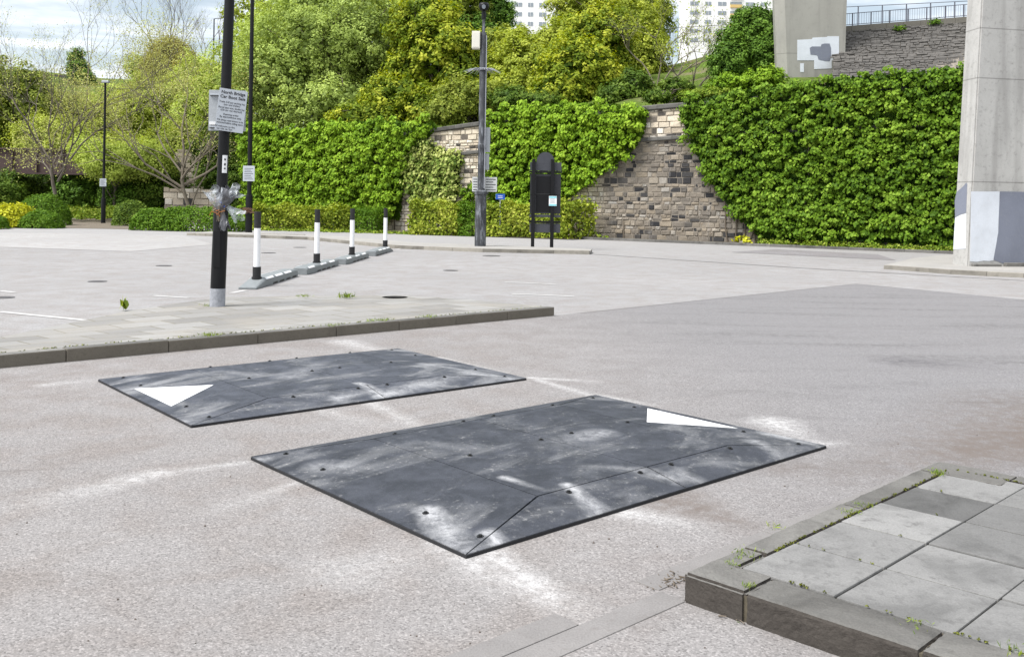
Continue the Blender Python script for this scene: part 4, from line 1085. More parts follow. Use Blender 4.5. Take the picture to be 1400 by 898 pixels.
def cone_wrap(name, org, d, L, r, m, seed, n=18, rows=7, open_=1.0):
    rs = random.Random(seed); d = Vector(d).normalized(); a = d.orthogonal().normalized(); b = d.cross(a)
    vs = []; fs = []
    for i in range(rows):
        t = i / (rows - 1)
        for k in range(n):
            an = 2 * math.pi * k / n * open_; rr = (.02 + r * t ** .8) * (1 + rs.uniform(-.28, .28) * t); zz = L * t * (1 + .16 * math.sin(an * 3 + seed) * t) + rs.uniform(-.012, .012)
            vs.append(Vector(org) + d * zz + (a * math.cos(an) + b * math.sin(an)) * rr)
    for i in range(rows - 1):
        for k in range(n if open_ == 1.0 else n - 1): fs.append((i * n + k, i * n + (k + 1) % n, (i + 1) * n + (k + 1) % n, (i + 1) * n + k))
    mb = MB(); mb.add(vs, fs); o = mb.build(name, m, bq); md = o.modifiers.new('t', 'SOLIDIFY'); md.thickness = .002; return o
cone_wrap('grey_wrap', (.02, -.12, -.1), (.5, -.15, .95), .36, .12, M_gw, 3)
cone_wrap('cellophane_wrap', (.0, -.13, -.08), (-.1, -.35, .9), .34, .15, M_film, 5)
cone_wrap('cellophane_wrap', (.1, -.1, .1), (.85, -.1, .55), .26, .1, M_film, 8)
cone_wrap('cellophane_wrap', (.12, -.1, -.02), (.75, -.1, -.6), .3, .1, M_film, 11)
cone_wrap('grey_wrap', (.05, -.12, -.1), (.22, -.1, -1), .3, .06, M_gw, 4)
mb = MB()
for i in range(16):
    p = Vector((random.uniform(-.03, .06), -.14 + random.uniform(-.03, .03), -.2)); mb.tube([p + Vector((0, 0, -.08)), p + Vector((random.uniform(-.1, .1), -.03, .22))], .004, 4)
mb.build('flower_stem', M_barkpale, bq)
for nm, mm, cnt, zr_ in (('withered_flower', M_pk, 14, (-.1, .12)), ('blue_flower', M_bl, 3, (-.06, .05)), ('ribbon', M_or, 4, (-.16, -.05))):
    mb = MB()
    for i in range(cnt):
        c = Vector((random.uniform(-.13, .12), -.16 + random.uniform(-.05, .03), random.uniform(*zr_)))
        if nm == 'ribbon': mb.tube([c, c + Vector((random.uniform(-.1, .1), -.02, random.uniform(-.05, .05))), c + Vector((random.uniform(-.14, .14), 0, random.uniform(-.14, 0)))], .006, 5)
        else:
            for j in range(7):
                an = j * .9; d = Vector((math.cos(an), -.4, math.sin(an))) * .024; mb.add([c, c + d * .6 + Vector((.006, 0, .006)), c + d, c + d * .6 + Vector((-.006, 0, -.006))], [(0, 1, 2, 3)])
    mb.build(nm, mm, bq)
mb = MB(); mb.tube([ax(-.07) + Vector((math.cos(a_) * .094, math.sin(a_) * .094, .01 * math.sin(a_ * 2))) for a_ in np.linspace(0, 6.28, 24)], .006, 5); mb.build('tie_cord', M_or, bq)

bq.scale = (.82, .82, .82)
# tall lamp columns farther off
def column(name, base, h, r0, r1, label, arm=1.0, notice=None, step=1.4):
    root = thing(name, base, label, 'lamp post', 'slim black lamp posts')
    mb = MB(); mb.tube([(0, 0, -.1), (0, 0, step), (0, 0, step + .08), (0, 0, step + .1)], [r0, r0, r0 * .95, r1 * 1.1], 16); smooth_sharp(mb.build('base_column', M_black, root), 50)
    mb = MB(); mb.tube([(0, 0, step + .1), (0, 0, h)], [r1, r1 * .75], 14); smooth_sharp(mb.build('shaft', M_black, root))
    mb = MB(); mb.tube([(0, 0, h - .1), (arm * .15, 0, h + .02), (arm * .6, 0, h + .05)], .04, 8) if arm > .3 else mb.tube([(0, 0, h - .05), (0, 0, h + .05)], .06, 10)
    mb.build('bracket_arm', M_black, root)
    mb = MB(); mb.box(arm * .55 - .02, arm * .55 + .5, -.13, .13, h, h + .1, None, .03) if arm > .3 else mb.box(-.16, .22, -.13, .13, h + .05, h + .18, None, .03)
    mb.build('lantern', M_alub, root)
    if notice:
        z, w, hh = notice
        mb = MB(); mb.box(-w / 2, w / 2, -r1 - .03, -r1 - .022, z, z + hh, None, .003); n_ = mb.build('notice', M_alu, root)
        mb = MB()
        for k in range(7): mb.box(-w * .38, w * (.38 - .1 * (k % 3)), -r1 - .033, -r1 - .031, z + hh * (.12 + k * .115), z + hh * (.15 + k * .115))
        mb.build('print', M_text, n_)
    return root
lp = at(340, 319); lp2 = at(141, 306)
Y = lp.y; zz = lambda v, u, Y: HC + (HZ + SR / CR * (u - 700) - v) * Y / F
column('lamp_post', lp, 12.5, .15, .1, 'tall slim black lamp post with a white notice, just right of the near sign pole', 1.0, (zz(248, 343, Y), .5, .66), 1.55)
column('lamp_post', lp2, zz(115, 142, lp2.y), .12, .075, 'distant black lamp post standing alone at the mouth of the path', .1, (zz(255, 141, lp2.y), .36, .42), 1.3)
# twigs nest-like bundle on the middle column
q = atd(338, 288, Y - .1); mb = MB()
for i in range(60):
    a_ = random.uniform(0, 6.28); p = Vector((random.uniform(-.3, .3), random.uniform(-.1, .1) - .12, random.uniform(-.1, .1))); mb.tube([p, p + Vector((random.uniform(-.3, .3), random.uniform(-.1, .1), random.uniform(-.08, .08)))], .01, 3)
mb.tube([Vector((math.cos(a_) * .16, math.sin(a_) * .16 + .1, .02)) for a_ in np.linspace(0, 6.28, 14)], .015, 4)
o = mb.build('dried_wreath', simple('dried_flowers', (.16, .09, .06), .9, .4, 12)); o.location = q; tag(o, 'brown dried bundle of flowers tied round the tall slim lamp post', 'wreath')
q = atd(292, 75, 112); column('lamp_post', (q.x, q.y, q.z - 3), zz(26, 292, 112) - q.z + 3, .12, .09, 'very distant thin lamp post on the skyline left of the near pole', .9)

# weathered camera pole
cb = at(656.5, 336.5, .1); cz = lambda v: HC + (276.3 - v) * cb.y / F - cb.z
cp = thing('camera_pole', cb, 'stout weathered camera pole with stepped shaft on the far kerb', 'camera pole')
mw, t, b = mat('weathered_pole_paint'); c = t.coord(); mp = t.map(c, (3, 3, .8)); n = t.noise(mp, 2.2, 6, .68)
t.put(b.inputs['Base Color'], t.ramp(n, [(.35, (.02, .021, .025)), (.52, (.05, .053, .06)), (.62, (.17, .18, .2)), (.75, (.3, .31, .34))])); b.inputs['Roughness'].default_value = .6
mb = MB(); h1 = cz(262); mb.tube([(0, 0, -.1), (0, 0, .02), (0, 0, h1 - .1), (0, 0, h1 - .09), (0, 0, h1), (0, 0, h1 + .05)], [.185, .18, .175, .2, .2, .14], 22); smooth_sharp(mb.build('base_column', mw, cp), 40)
h2 = cz(45); mb = MB(); mb.tube([(0, 0, h1 + .03), (0, 0, cz(205)), (0, 0, cz(204)), (0, 0, cz(198)), (0, 0, cz(197)), (0, 0, cz(96)), (0, 0, cz(95)), (0, 0, h2)], [.115, .115, .13, .13, .108, .108, .1, .1], 20); smooth_sharp(mb.build('shaft', mw, cp), 40)
mb = MB(); mb.tube([(0, 0, h2 - .02), (0, 0, cz(24))], [.05, .045], 12); mb.build('mast', mw, cp)
mb = MB(); mb.tube([(0, 0, cz(26)), (0, 0, cz(18)), (0, 0, cz(17.5)), (0, 0, cz(13.5))], [.075, .075, .055, .055], 14); mb.build('camera_neck', M_black, cp)
mb = MB(); zc_ = cz(9); r = .15
mb.tube([(0, 0, zc_ - .16), (0, 0, zc_ - .12), (0, 0, zc_ - .03), (0, 0, zc_ + .05), (0, 0, zc_ + .1), (0, 0, zc_ + .12)], [.06, .13, .165, .165, .13, .03], 18); smooth_sharp(mb.build('dome_camera', M_black, cp), 60)
mb = MB(); mb.tube([(.0, -.1, zc_ - .03), (0, -.2, zc_ - .06)], [.07, .06], 14); mb.build('camera_lens', M_glass, cp)
mb = MB(); mb.box(-.36, -.1, -.16, .12, cz(67.5), cz(44), None, .015); eb = mb.build('equipment_box', M_cream, cp)
mb = MB(); mb.box(-.34, -.12, -.168, -.158, cz(66), cz(46), None, .004); mb.build('door', M_cream, eb)
mb = MB(); zc_ = cz(95); mb.tube([(0, 0, zc_ - .03), (0, 0, zc_ + .04)], .135, 18)
for k in range(26):
    an = 2 * math.pi * k / 26; d = Vector((math.cos(an), math.sin(an), 0)); L = .52 + .06 * (k % 3)
    mb.tube([Vector((0, 0, zc_)) + d * .12, Vector((0, 0, zc_ + .0)) + d * L * .6, Vector((0, 0, zc_ - .1)) + d * L], [.012, .01, .003], 4)
mb.build('spiked_collar', M_greypaint, cp)
mb = MB(); mb.tube([(.1, -.09, h1 + .1), (.105, -.08, cz(100)), (.1, -.06, h2 - .1)], .016, 6); mb.build('conduit', M_greypaint, cp)
mb = MB(); mb.box(-.02, .02, -.21, -.17, .55, 1.35, None, .004); mb.build('door', mw, cp)
M_notice = simple('pale_notice', (.62, .63, .62), .6, .05, 4)
mb = MB(); mb.box(-.29, .5, .16, .175, cz(262), cz(242), None, .003); n_ = mb.build('notice', M_notice, cp)
mb = MB()
for k in range(5):
    for x0_, x1_ in ((-.26, -.13), (.14, .46 - .08 * (k % 2))): mb.box(x0_, x1_, .156, .159, cz(260 - k * 3.6), cz(259 - k * 3.6))
mb.build('print', M_text, n_)
mb = MB(); mb.box(.05, .26, .1, .125, cz(208), cz(174), None, .003); mb.build('sign_plate', M_alub, cp)
mb = MB(); mb.box(.05, .24, .1, .125, cz(232), cz(210), None, .003); mb.build('sign_plate', M_alub, cp)

# black notice board
bbp = at(741, 337.5, .1); bz = lambda v: HC + (277.6 - v) * bbp.y / F - bbp.z; bx = lambda u: (u - 741) * bbp.y / F
nb = thing('notice_board', bbp, 'tall black double post notice board with an arched top, seen from behind', 'notice board')
for u in (728, 754):
    mb = MB(); mb.box(bx(u) - .055, bx(u) + .055, -.09, .0, -.1, bz(218), None, .008); mb.build('post', M_black, nb)
M_bd = simple('board_back', (.022, .022, .027), .45, .3, 4); M_bd2 = simple('board_rail', (.05, .052, .062), .42, .2, 4)
def bpan(name, u0, u1, v0, v1, y0, y1, m, par=nb):
    mb = MB(); mb.box(bx(u0), bx(u1), y0, y1, bz(v1), bz(v0), None, .006); return mb.build(name, m, par)
mb = MB(); arc = [(bx(732), bz(224))] + [(bx(744 + 12 * math.cos(t)), bz(220) + (12 * math.sin(t)) * bbp.y / F) for t in np.linspace(math.pi, 0, 18)] + [(bx(756), bz(224))]
k = len(arc); mb.add([(x, .0, z) for x, z in arc] + [(x, .06, z) for x, z in arc], [tuple(range(k)), tuple(range(2 * k - 1, k - 1, -1))] + [(i, i + k, (i + 1) % k + k, (i + 1) % k) for i in range(k)])
mb.build('arched_top', M_bd2, nb)
bpan('header_panel', 723, 766, 222, 233.5, .002, .06, M_bd2); bpan('rail', 722, 767, 234, 236.5, -.02, .05, M_black)
mp_ = bpan('main_panel', 723.5, 765.5, 238, 292, .012, .07, M_bd); 
bpan('recessed_back', 732, 752, 241, 290, .004, .012, M_black, mp_); bpan('batten', 724, 765, 265, 266.2, -.004, .011, M_blkplastic, mp_)
bpan('rail', 723, 766, 293.5, 297, -.01, .05, M_bd2); bpan('rail', 723, 766, 302, 305, -.02, .05, M_black); bpan('lower_panel', 723.5, 765.5, 305.5, 318, .0, .06, M_bd2)
nt = bpan('poster', 749.3, 760, 268, 281.5, -.105, -.095, M_white)
bpan('header_band', 749.8, 759.6, 268.4, 270.6, -.109, -.106, M_cyan, nt); bpan('footer_band', 749.8, 759.6, 279, 281.2, -.109, -.106, M_cyan, nt)
mb = MB()
for k_ in range(4): mb.box(bx(751), bx(758 - k_ % 2), -.108, -.106, bz(277.4 - k_ * 1.7), bz(276.9 - k_ * 1.7))
mb.build('print', M_alub, nt)
# small blue sign on a short stake by the hedge
q = atd(684, 269.5, 40.9); bs = thing('blue_sign', (q.x, q.y, 0), 'small blue sign poking above the hedge right of the camera pole', 'sign')
mb = MB(); mb.tube([(0, .03, 0), (0, .03, q.z)], .025, 8); mb.build('stake', M_alub, bs)
mb = MB(); mb.box(-.2, .2, -.015, .0, q.z - .11, q.z + .13, None, .01); pn = mb.build('plate', M_blue, bs)
mb = MB(); mb.box(-.1, .1, -.019, -.017, q.z + .03, q.z + .05); mb.box(-.1, .1, -.019, -.017, q.z - .04, q.z - .02); mb.build('print', M_white, pn)

# kerb blocks with striped posts
bl = [(-4.19, 15.66, 89.2), (-4.04, 18.86, 88.0), (-3.82, 22.02, 88.1), (-3.63, 25.52, 87.9)]
labs = ['nearest black and white post on its grey kerb block, by the near sign pole', 'second nearest striped black and white post and its grey kerb block', 'third striped black and white post away, between the second and the farthest', 'farthest striped black and white post on the last grey kerb block, by the far kerb']
def divider(L, nose):
    root = thing('lane_divider', (0, 0, 0), labs[0], 'lane divider', 'striped posts on grey kerb blocks')
    W, Hh = .15, .15
    bm = bmesh.new(); pr_ = [(-W, 0), (W, 0), (W, Hh * .8), (W * .78, Hh), (-W * .78, Hh), (-W, Hh * .8)]
    n0 = .62 if nose else .1; n1 = .12
    stations = [(0, .22 if nose else .86), (n0, 1.0), (L - n1, 1.0), (L, .86)]
    ring = []
    for x, k_ in stations: ring.append([bm.verts.new((x, y, z * k_ if z > 0 else z)) for y, z in pr_])
    for r0_, r1_ in zip(ring[:-1], ring[1:]):
        for i in range(6): bm.faces.new((r0_[i], r0_[(i + 1) % 6], r1_[(i + 1) % 6], r1_[i]))
    bm.faces.new(ring[0][::-1]); bm.faces.new(ring[-1]); bmesh.ops.recalc_face_normals(bm, faces=bm.faces[:])
    bmesh.ops.bevel(bm, geom=bm.edges[:], offset=.008, segments=2, affect='EDGES')
    me = bpy.data.meshes.new('kerb_block'); bm.to_mesh(me); bm.free(); me.materials.append(M_greyplastic)
    kb = link(bpy.data.objects.new('kerb_block', me), root)
    for x in (.35, .5, .65, .82) if not nose else (.42, .58, .74, .9):
        mb = MB(); mb.box(L * x - .14, L * x + .14, W - .01, W + .004, -.003, .035); mb.box(L * x - .14, L * x + .14, -W - .004, -W + .01, -.003, .035); mb.build('drain_notch', M_blkplastic, kb)
    for x in (.3, .52, .74) if nose else (.14, .5, .78):
        for sgn in (1, -1):
            mb = MB(); M = Matrix.Translation((0, sgn * W * .895, Hh * .905)) @ Matrix.Rotation(-sgn * math.atan2(Hh * .2, W * .22), 4, 'X')
            mb.box(L * x - .24, L * x + .24, -.022, .022, -.002, .004, M); mb.build('reflector', M_white, kb)
    px_ = .55 if nose else 1.4
    zt_ = Hh if px_ > n0 else Hh * (.22 + .78 * px_ / n0)
    ps = lambda a, b_, r_, nm, m_: smooth_sharp(MB().tube([(px_, 0, a), (px_, 0, b_)], r_, 18).build(nm, m_, root))
    ps(zt_ - .03, zt_ + .03, .085, 'socket', M_blkplastic); ps(zt_ + .03, zt_ + .2, .07, 'foot_sleeve', M_blkplastic); ps(zt_ + .2, zt_ + .86, .055, 'white_tube', M_white); ps(zt_ + .86, zt_ + 1.14, .057, 'black_cap', M_blkplastic)
    return root
for i in range(4):
    x_, y_, a_ = bl[i]; a_ = math.radians(a_); L = 2.88; d = Vector((math.cos(a_), math.sin(a_), 0)); q = Vector((-d.y, d.x, 0))
    if i == 0: o = d1 = divider(L, True)
    elif i == 1: o = d2 = divider(L, False)
    elif i == 2: o = copy_tree(d2)
    else: o = copy_tree(d1)
    p = Vector((x_, y_, 0)) + q * .15 + (d * L if i == 3 else Vector())
    o.location = (p.x, p.y, .0); o.rotation_euler.z = a_ + (math.pi if i == 3 else 0); o['label'] = labs[i]

# weeds and grass tufts
def tuft(p, h, n, label, lm=None, name='grass_tuft', cat='grass tuft', spread=.05, wide=.35):
    P = np.zeros((n, 3)); d = norm(rng.normal(size=(n, 3)) * np.array([1, 1, .2]) * wide + np.array([0, 0, 1.0])); L = h * rng.uniform(.5, 1.1, n)
    P[:, :2] = rng.normal(0, spread, (n, 2)); B0 = P.copy(); P = P + d * (L * .5)[:, None]
    s = np.cross(d, np.array([0, 1., 0])) + rng.normal(size=(n, 3)) * .5
    o = leaves(name, P, s, L, rng.uniform(0, 1, n), lm or L_grass, None, .14 if name == 'grass_tuft' else .45, d, 0.05)
    o.location = p; return tag(o, label, cat, 'weeds growing in the paving joints')
def fgp(u, v, z=.113): return at(u, v, z)
for (u, v, h, n, lab, sp) in ((1020, 759, .03, 60, 'spreading grass tuft behind the corner kerb stone of the near pavement', .035), (1003, 772, .022, 40, 'small grass tuft on the inner corner of the corner kerb stone', .02), (1163, 701, .022, 60, 'grass tuft in the joint halfway along the near pavement edge', .025),
                              (1180, 691, .022, 60, 'grass clump just beyond the middle one along the near pavement edge', .025), (1282, 647, .03, 90, 'grass tuft at the far corner of the near pavement', .025), (1254, 853, .022, 40, 'low green weed in the front kerb joint of the near pavement', .025), (1394, 893, .03, 40, 'grass tuft at the lower right corner of the view', .025), (1025, 803, .03, 30, 'tiny tuft in the front kerb joint beside the corner stone', .012)):
    tuft(fgp(u, v), h, n, lab, spread=sp, wide=.8)
for (u, v, lab) in ((1060, 722, 'sparse weed in the gutter beside the near kerb'), (1013, 842, 'rusty weed at the foot of the front kerb')):
    tuft(at(u, v, .004), .035, 16, lab, spread=.02, wide=.9)
tuft(at(172, 424, .01), .2, 9, 'leafy weed standing at the back edge of the paved traffic island', L_hedge, 'weed', 'weed', .02, .22)
for (u, v, h, lab) in ((287, 460, .06, 'grass tuft on the kerb line of the traffic island'), (285, 419, .05, 'moss tuft at the foot of the near sign pole'), (415, 406, .06, 'tiny weed at the back of the island, left of the pair'), (474, 408, .12, 'wispy weed at the back of the island'), (508, 440, .05, 'left grass tuft of the pair along the island kerb'), (524, 439, .05, 'right grass tuft of the pair along the island kerb'), (586, 434, .05, 'grass tuft near the right end of the island kerb'), (455, 446, .04, 'faint grass tuft in the middle of the island kerb')):
    tuft(at(u, v, .11 if v > 430 else .02), h, 70, lab, spread=.05, wide=.6)
for q_ in (0,):
    pts = [fg(random.uniform(.45, 2.2), .111 + random.uniform(-.004, .004)) for _ in range(90)] + [fg(random.uniform(.2, .21), random.uniform(.3, 2)) for _ in range(50)] + [fg(random.choice(rows[1:]), random.uniform(.12, 1.3)) for _ in range(24)] + [fg(2.25, random.uniform(.12, 1)) for _ in range(40)]
    patch('moss', None, None, pts, .007, 1500, .009, L_moss, kind='stuff')
    pts = [kl + (kr - kl) * random.uniform(-.1, 1) + nn * .14 + Vector((0, 0, KH - .006)) for _ in range(220)]
    patch('moss', None, None, pts, .018, 700, .018, L_moss, kind='stuff')
# silt, twigs and grit lying along the near kerb
def debris(name, pts, n, size, m):
    mb = MB()
    for i in range(n):
        p = random.choice(pts) + Vector((random.gauss(0, .05), random.gauss(0, .04), .004)); s = size * random.uniform(.3, 1.2); d = Vector((random.gauss(0, 1), random.gauss(0, 1), random.gauss(0, .15))).normalized() * s
        mb.tube([p, p + d], [s * .12, s * .07], 4)
    return tag(mb.build(name, m), kind='stuff')
debris('twig_litter', [at(u, v, .006) for u, v in ((925, 795), (930, 792), (918, 798), (1010, 840), (1030, 848))], 80, .025, M_bark)
def pebbles(n, m, rg):
    mb = MB()
    for i in range(n):
        u, v = rg(); p = at(u, v, .005); s = random.uniform(.0015, .004)
        M = Matrix.Translation(p) @ Matrix.Rotation(random.uniform(0, 3), 4, 'Z'); mb.box(-s, s, -s * .7, s * .8, -.002, s, M)
    return tag(mb.build('loose_grit', m), kind='stuff')
pebbles(70, simple('brown_grit', (.12, .095, .08), .9, .4, 40), lambda: (random.uniform(0, 1400), 460 + 430 * random.random() ** .8))
# ================================================================== trees
def on_hill(u, Y, dz=0):
    p = atd(u, 200, Y); return (p.x, p.y, hill_h(p.x, p.y) + dz)
def on_left(u, Y): p = atd(u, 200, Y); return (p.x, p.y, max(0, float(h_left(np.array(p.x), np.array(p.y)))))
G1 = 'trees on the bank above the wall'
T = lambda *a: lobe(*a)
tree('broad_tree', [T(430, 80, 95, 75, 60), T(500, 60, 70, 70, 60), T(385, 120, 70, 60, 58), T(460, 150, 85, 40, 57), T(440, 20, 60, 40, 62)], on_hill(450, 59), 'large pale grey green tree above the left ivy, with fine dense foliage', 'tree', L_grey, M_bark, 1150, 34, .55, .17, .24, G1)
tree('sloping_tree', [T(325, 130, 50, 65, 64), T(355, 70, 45, 45, 66), T(300, 170, 32, 45, 63), T(390, 35, 50, 40, 68)], on_hill(335, 62), 'pale green feathery tree sloping down behind the near black pole', 'tree', L_pale, M_barkgrey, 620, 30, .5, .16, .16, G1)
tree('olive_tree', [T(545, 140, 48, 34, 54), T(500, 165, 45, 22, 53), T(585, 150, 38, 30, 53)], on_hill(545, 53), 'low olive and yellow bush leaning over the left ivy', 'bush', L_gold, M_bark, 300, 34, .42, .19, .12, G1)
tree('yellow_tree', [T(605, 75, 48, 50, 56), T(580, 35, 45, 40, 57), T(632, 115, 30, 32, 55), T(560, 95, 30, 40, 57)], on_hill(600, 55), 'yellow green tree with dark gaps left of the camera pole', 'tree', L_gold, M_bark, 430, 34, .5, .22, .2, G1)
tree('tall_tree', [T(545, 15, 60, 45, 70), T(620, 0, 55, 40, 71), T(575, -20, 60, 40, 71)], on_hill(580, 69), 'olive tree rising behind the yellow tree at the top edge', 'tree', L_olive, M_bark, 420, 30, .6, .2, .22, G1)
tree('tall_tree', [T(678, 25, 28, 30, 72), T(650, -10, 44, 36, 73), T(650, 60, 40, 40, 70)], on_hill(680, 71), 'dark green tree at the top behind the camera pole', 'tree', L_dark, M_bark, 420, 30, .55, .19, .22, G1)
tree('lime_tree', [T(725, 100, 50, 44, 54), T(700, 130, 40, 30, 52), T(765, 70, 38, 42, 56), T(705, 70, 30, 30, 56)], on_hill(725, 53), 'bright lime green tree just right of the camera pole', 'tree', L_lime, M_barkgrey, 560, 32, .45, .17, .16, G1)
tree('yellow_tree', [T(795, 100, 55, 45, 51), T(820, 60, 48, 50, 54), T(770, 125, 40, 25, 50)], on_hill(795, 51), 'golden yellow bush above the bright ivy behind the notice board', 'tree', L_gold, M_bark, 480, 34, .45, .2, .16, G1)
tree('olive_tree', [T(855, 45, 52, 55, 60), T(810, 10, 55, 40, 62), T(880, 85, 35, 45, 58)], on_hill(850, 58), 'tall soft green tree at the right of the golden bush', 'tree', L_lime, M_bark, 560, 32, .5, .17, .2, G1)
tree('tall_tree', [T(892, 22, 32, 32, 74), T(870, -10, 40, 35, 76)], on_hill(905, 73), 'olive tree with spiky tops left of the white tower block', 'tree', L_olive, M_barkgrey, 330, 26, .5, .18, .2, G1)
tree('dark_tree', [T(1028, 62, 38, 42, 47), T(1000, 85, 28, 28, 46), T(1052, 80, 26, 32, 46), T(1035, 30, 24, 20, 47)], on_hill(1028, 46), 'dense dark green tree between the tower block and the farther pier', 'tree', L_dark, M_bark, 560, 34, .33, .14, .14, G1, inner=.4)
tree('low_bush', [T(640, 135, 42, 26, 49), T(610, 152, 30, 16, 48), T(668, 140, 26, 26, 49)], on_hill(640, 48.5), 'dull green bush above the buff stone coping behind the camera pole', 'bush', L_olive, M_barkgrey, 280, 32, .35, .15, .1, G1)
tree('low_bush', [T(1000, 118, 34, 13, 41), T(1045, 108, 26, 12, 40.5)], on_hill(1015, 41), 'fresh green low bush on the bank at the foot of the dark tree', 'bush', L_ivy, M_bark, 130, 34, .25, .13, .06, G1)
tree('low_bush', [T(925, 120, 22, 12, 43), T(900, 132, 18, 7, 41.5)], on_hill(915, 42.5), 'dark bramble patch on the bank above the bare stone', 'bush', L_shade, M_bark, 90, 30, .25, .12, .05, G1)
tree('low_bush', [T(980, 128, 16, 6, 39.5), T(950, 130, 18, 5, 40)], on_hill(960, 40.5), 'strip of long grass on the coping left of the big ivy curtain', 'bush', L_grass, M_bark, 60, 30, .2, .12, .04, G1)
tree('low_bush', [T(700, 135, 28, 14, 47), T(735, 138, 26, 9, 46.5)], on_hill(710, 46.5), 'shaded low bush behind the left top of the bright ivy', 'bush', L_shade, M_bark, 100, 30, .3, .14, .08, G1)
tree('low_bush', [T(870, 118, 20, 24, 46), T(845, 128, 25, 14, 46)], on_hill(860, 45.5), 'shaded bush tucked behind the right top of the bright ivy', 'bush', L_shade, M_bark, 120, 30, .3, .14, .08, G1)
b = on_hill(898, 51)
bare_tree('bare_tree', b, [((0, 0, 0), (.25, 0, 1), 1.5, .06, 5), ((.2, 0, 0), (.8, -.1, .9), 1.6, .05, 5), ((-.2, 0, 0), (-.35, 0, 1), 1.4, .05, 5), ((.3, .2, 0), (1.1, 0, .6), 1.5, .07, 5)], 'twiggy half bare grey tree leaning on the bank before the tower block', 'tree', M_barkpale, L_scrub, .1, 1300, .2, G1)
b = on_hill(945, 48)
bare_tree('bare_tree', b, [((0, 0, 0), (.2, 0, 1), 1.0, .05, 4), ((.3, 0, 0), (.6, 0, .8), 1.1, .05, 4), ((-.3, 0, 0), (-.5, 0, .9), 1.0, .05, 4)], 'small tangle of bare stems left of the dark green tree', 'tree', M_barkgrey, L_scrub, .1, 700, .2, G1)
tree('backing_tree', [T(400, 40, 80, 60, 72), T(480, 20, 80, 60, 73), T(440, 100, 100, 60, 70)], on_hill(440, 72), 'dark olive tree hidden behind the big grey green tree', 'tree', L_olive, M_bark, 420, 34, .7, .26, .2, G1)
tree('backing_tree', [T(740, 85, 60, 34, 66), T(830, 60, 70, 50, 67), T(680, 90, 50, 50, 64)], on_hill(770, 66), 'olive tree filling the gap behind the lime tree and golden bush', 'tree', L_olive, M_bark, 420, 34, .7, .26, .2, G1)
# left: two budding trees by the path
G2 = 'trees and scrub beyond the path'
lb1 = at(29, 305); k = lb1.y / F
bare_tree('budding_tree', (lb1.x, 55.0, 0), [((0, 0, 0), (-.1, 0, 1), 3.4, .13, 6), ((-.25, 0, 2.6), (.85, .2, 1), 3.4, .065, 6), ((-.3, 0, 3.0), (.1, -.1, 1), 3.8, .07, 6), ((-.3, 0, 3.0), (-.7, .2, 1), 3.2, .055, 6), ((-.2, 0, 2.3), (.5, -.3, .6), 2.6, .08, 5)], 'wide leafless tree with a grey trunk at the far left', 'tree', M_barkgrey, L_bud, .08, 4500, .22, G2, .16, .5)
lb2 = at(268, 303); Yb = 56.0; x = (268 - 700) / F * Yb
bare_tree('budding_tree', (x, Yb, 0), [((0, 0, -.2), (-.28, 0, 1), 2.9, .14, 3), ((-.8, 0, 2.3), (-.15, 0, 1), 3.2, .1, 6), ((-.5, 0, 1.6), (-.9, -.1, .75), 3.2, .065, 6), ((-.8, 0, 2.6), (.7, .1, 1), 2.8, .06, 6), ((-.9, 0, 3.0), (-.6, .1, 1), 3.0, .06, 6), ((-.8, 0, 2.2), (.9, -.3, .5), 2.4, .09, 5), ((-.7, 0, 2.0), (-.8, -.3, .4), 2.6, .09, 5)], 'leaning tree with a pale trunk and yellow buds left of the near sign pole', 'tree', M_barkpale, L_bud, .095, 15000, .3, G2, .1, .55)
b = on_left(250, 104)
bare_tree('bare_tree', b, [((0, 0, 0), (0, 0, 1), 4.5, .22, 6), ((0, 0, 2), (.5, 0, 1), 4, .15, 6), ((0, 0, 2), (-.5, 0, 1), 4, .15, 6)], 'tall leafless tree on the skyline behind the russet bush', 'tree', M_bluetwig, L_bud, .1, 400, .3, G2, .2, .4)
def S(name, lobes, u, Y, lab, lm, nc=260, per=30, cr=.7, leaf=.24, tr=.12, cat='bush', bark=None, **kk):
    return tree(name, lobes, on_left(u, Y), lab, cat, lm, bark or M_barkgrey, nc, per, cr, leaf, tr, G2, **kk)
S('scrub_bush', [T(28, 140, 42, 52, 84), T(-20, 150, 50, 60, 84)], 25, 84, 'olive bushy tree behind the leafless tree at the far left', L_olive, 360)
S('conical_tree', [T(107, 100, 14, 20, 128), T(104, 82, 10, 16, 128), T(118, 108, 12, 10, 128)], 107, 128, 'small dark green tree alone on the ridge at left', L_dark, 200, 30, .6, .22, cat='tree')
S('russet_tree', [T(232, 78, 28, 26, 98), T(255, 92, 22, 20, 97), T(215, 90, 18, 18, 98)], 235, 98, 'russet green bushy tree on the skyline left of the near pole', L_brown, 260, 28, .7, .22, cat='tree')
S('scrub_bush', [T(187, 92, 16, 16, 108), T(200, 110, 20, 16, 106)], 192, 107, 'thin green bush on the skyline left of the russet tree', L_pale, 110, 22, .6, .2)
S('scrub_bush', [T(150, 175, 55, 36, 92), T(105, 165, 45, 24, 94)], 140, 93, 'wide yellow green scrub bush halfway up the left hill', L_scrub, 380)
S('scrub_bush', [T(85, 200, 45, 34, 80), T(50, 190, 30, 30, 80)], 75, 80, 'yellow green scrub bush just above the rusty footbridge', L_scrub, 300, leaf=.21)
S('scrub_bush', [T(215, 150, 55, 40, 88), T(255, 130, 35, 40, 88)], 225, 88, 'pale green scrub bush under the russet tree', L_scrub, 380, leaf=.22)
S('scrub_bush', [T(285, 130, 45, 52, 78), T(310, 170, 30, 45, 76), T(265, 165, 34, 34, 77)], 288, 77, 'pale grey green bush beside the near pole at mid height', L_pale, 380, leaf=.2)
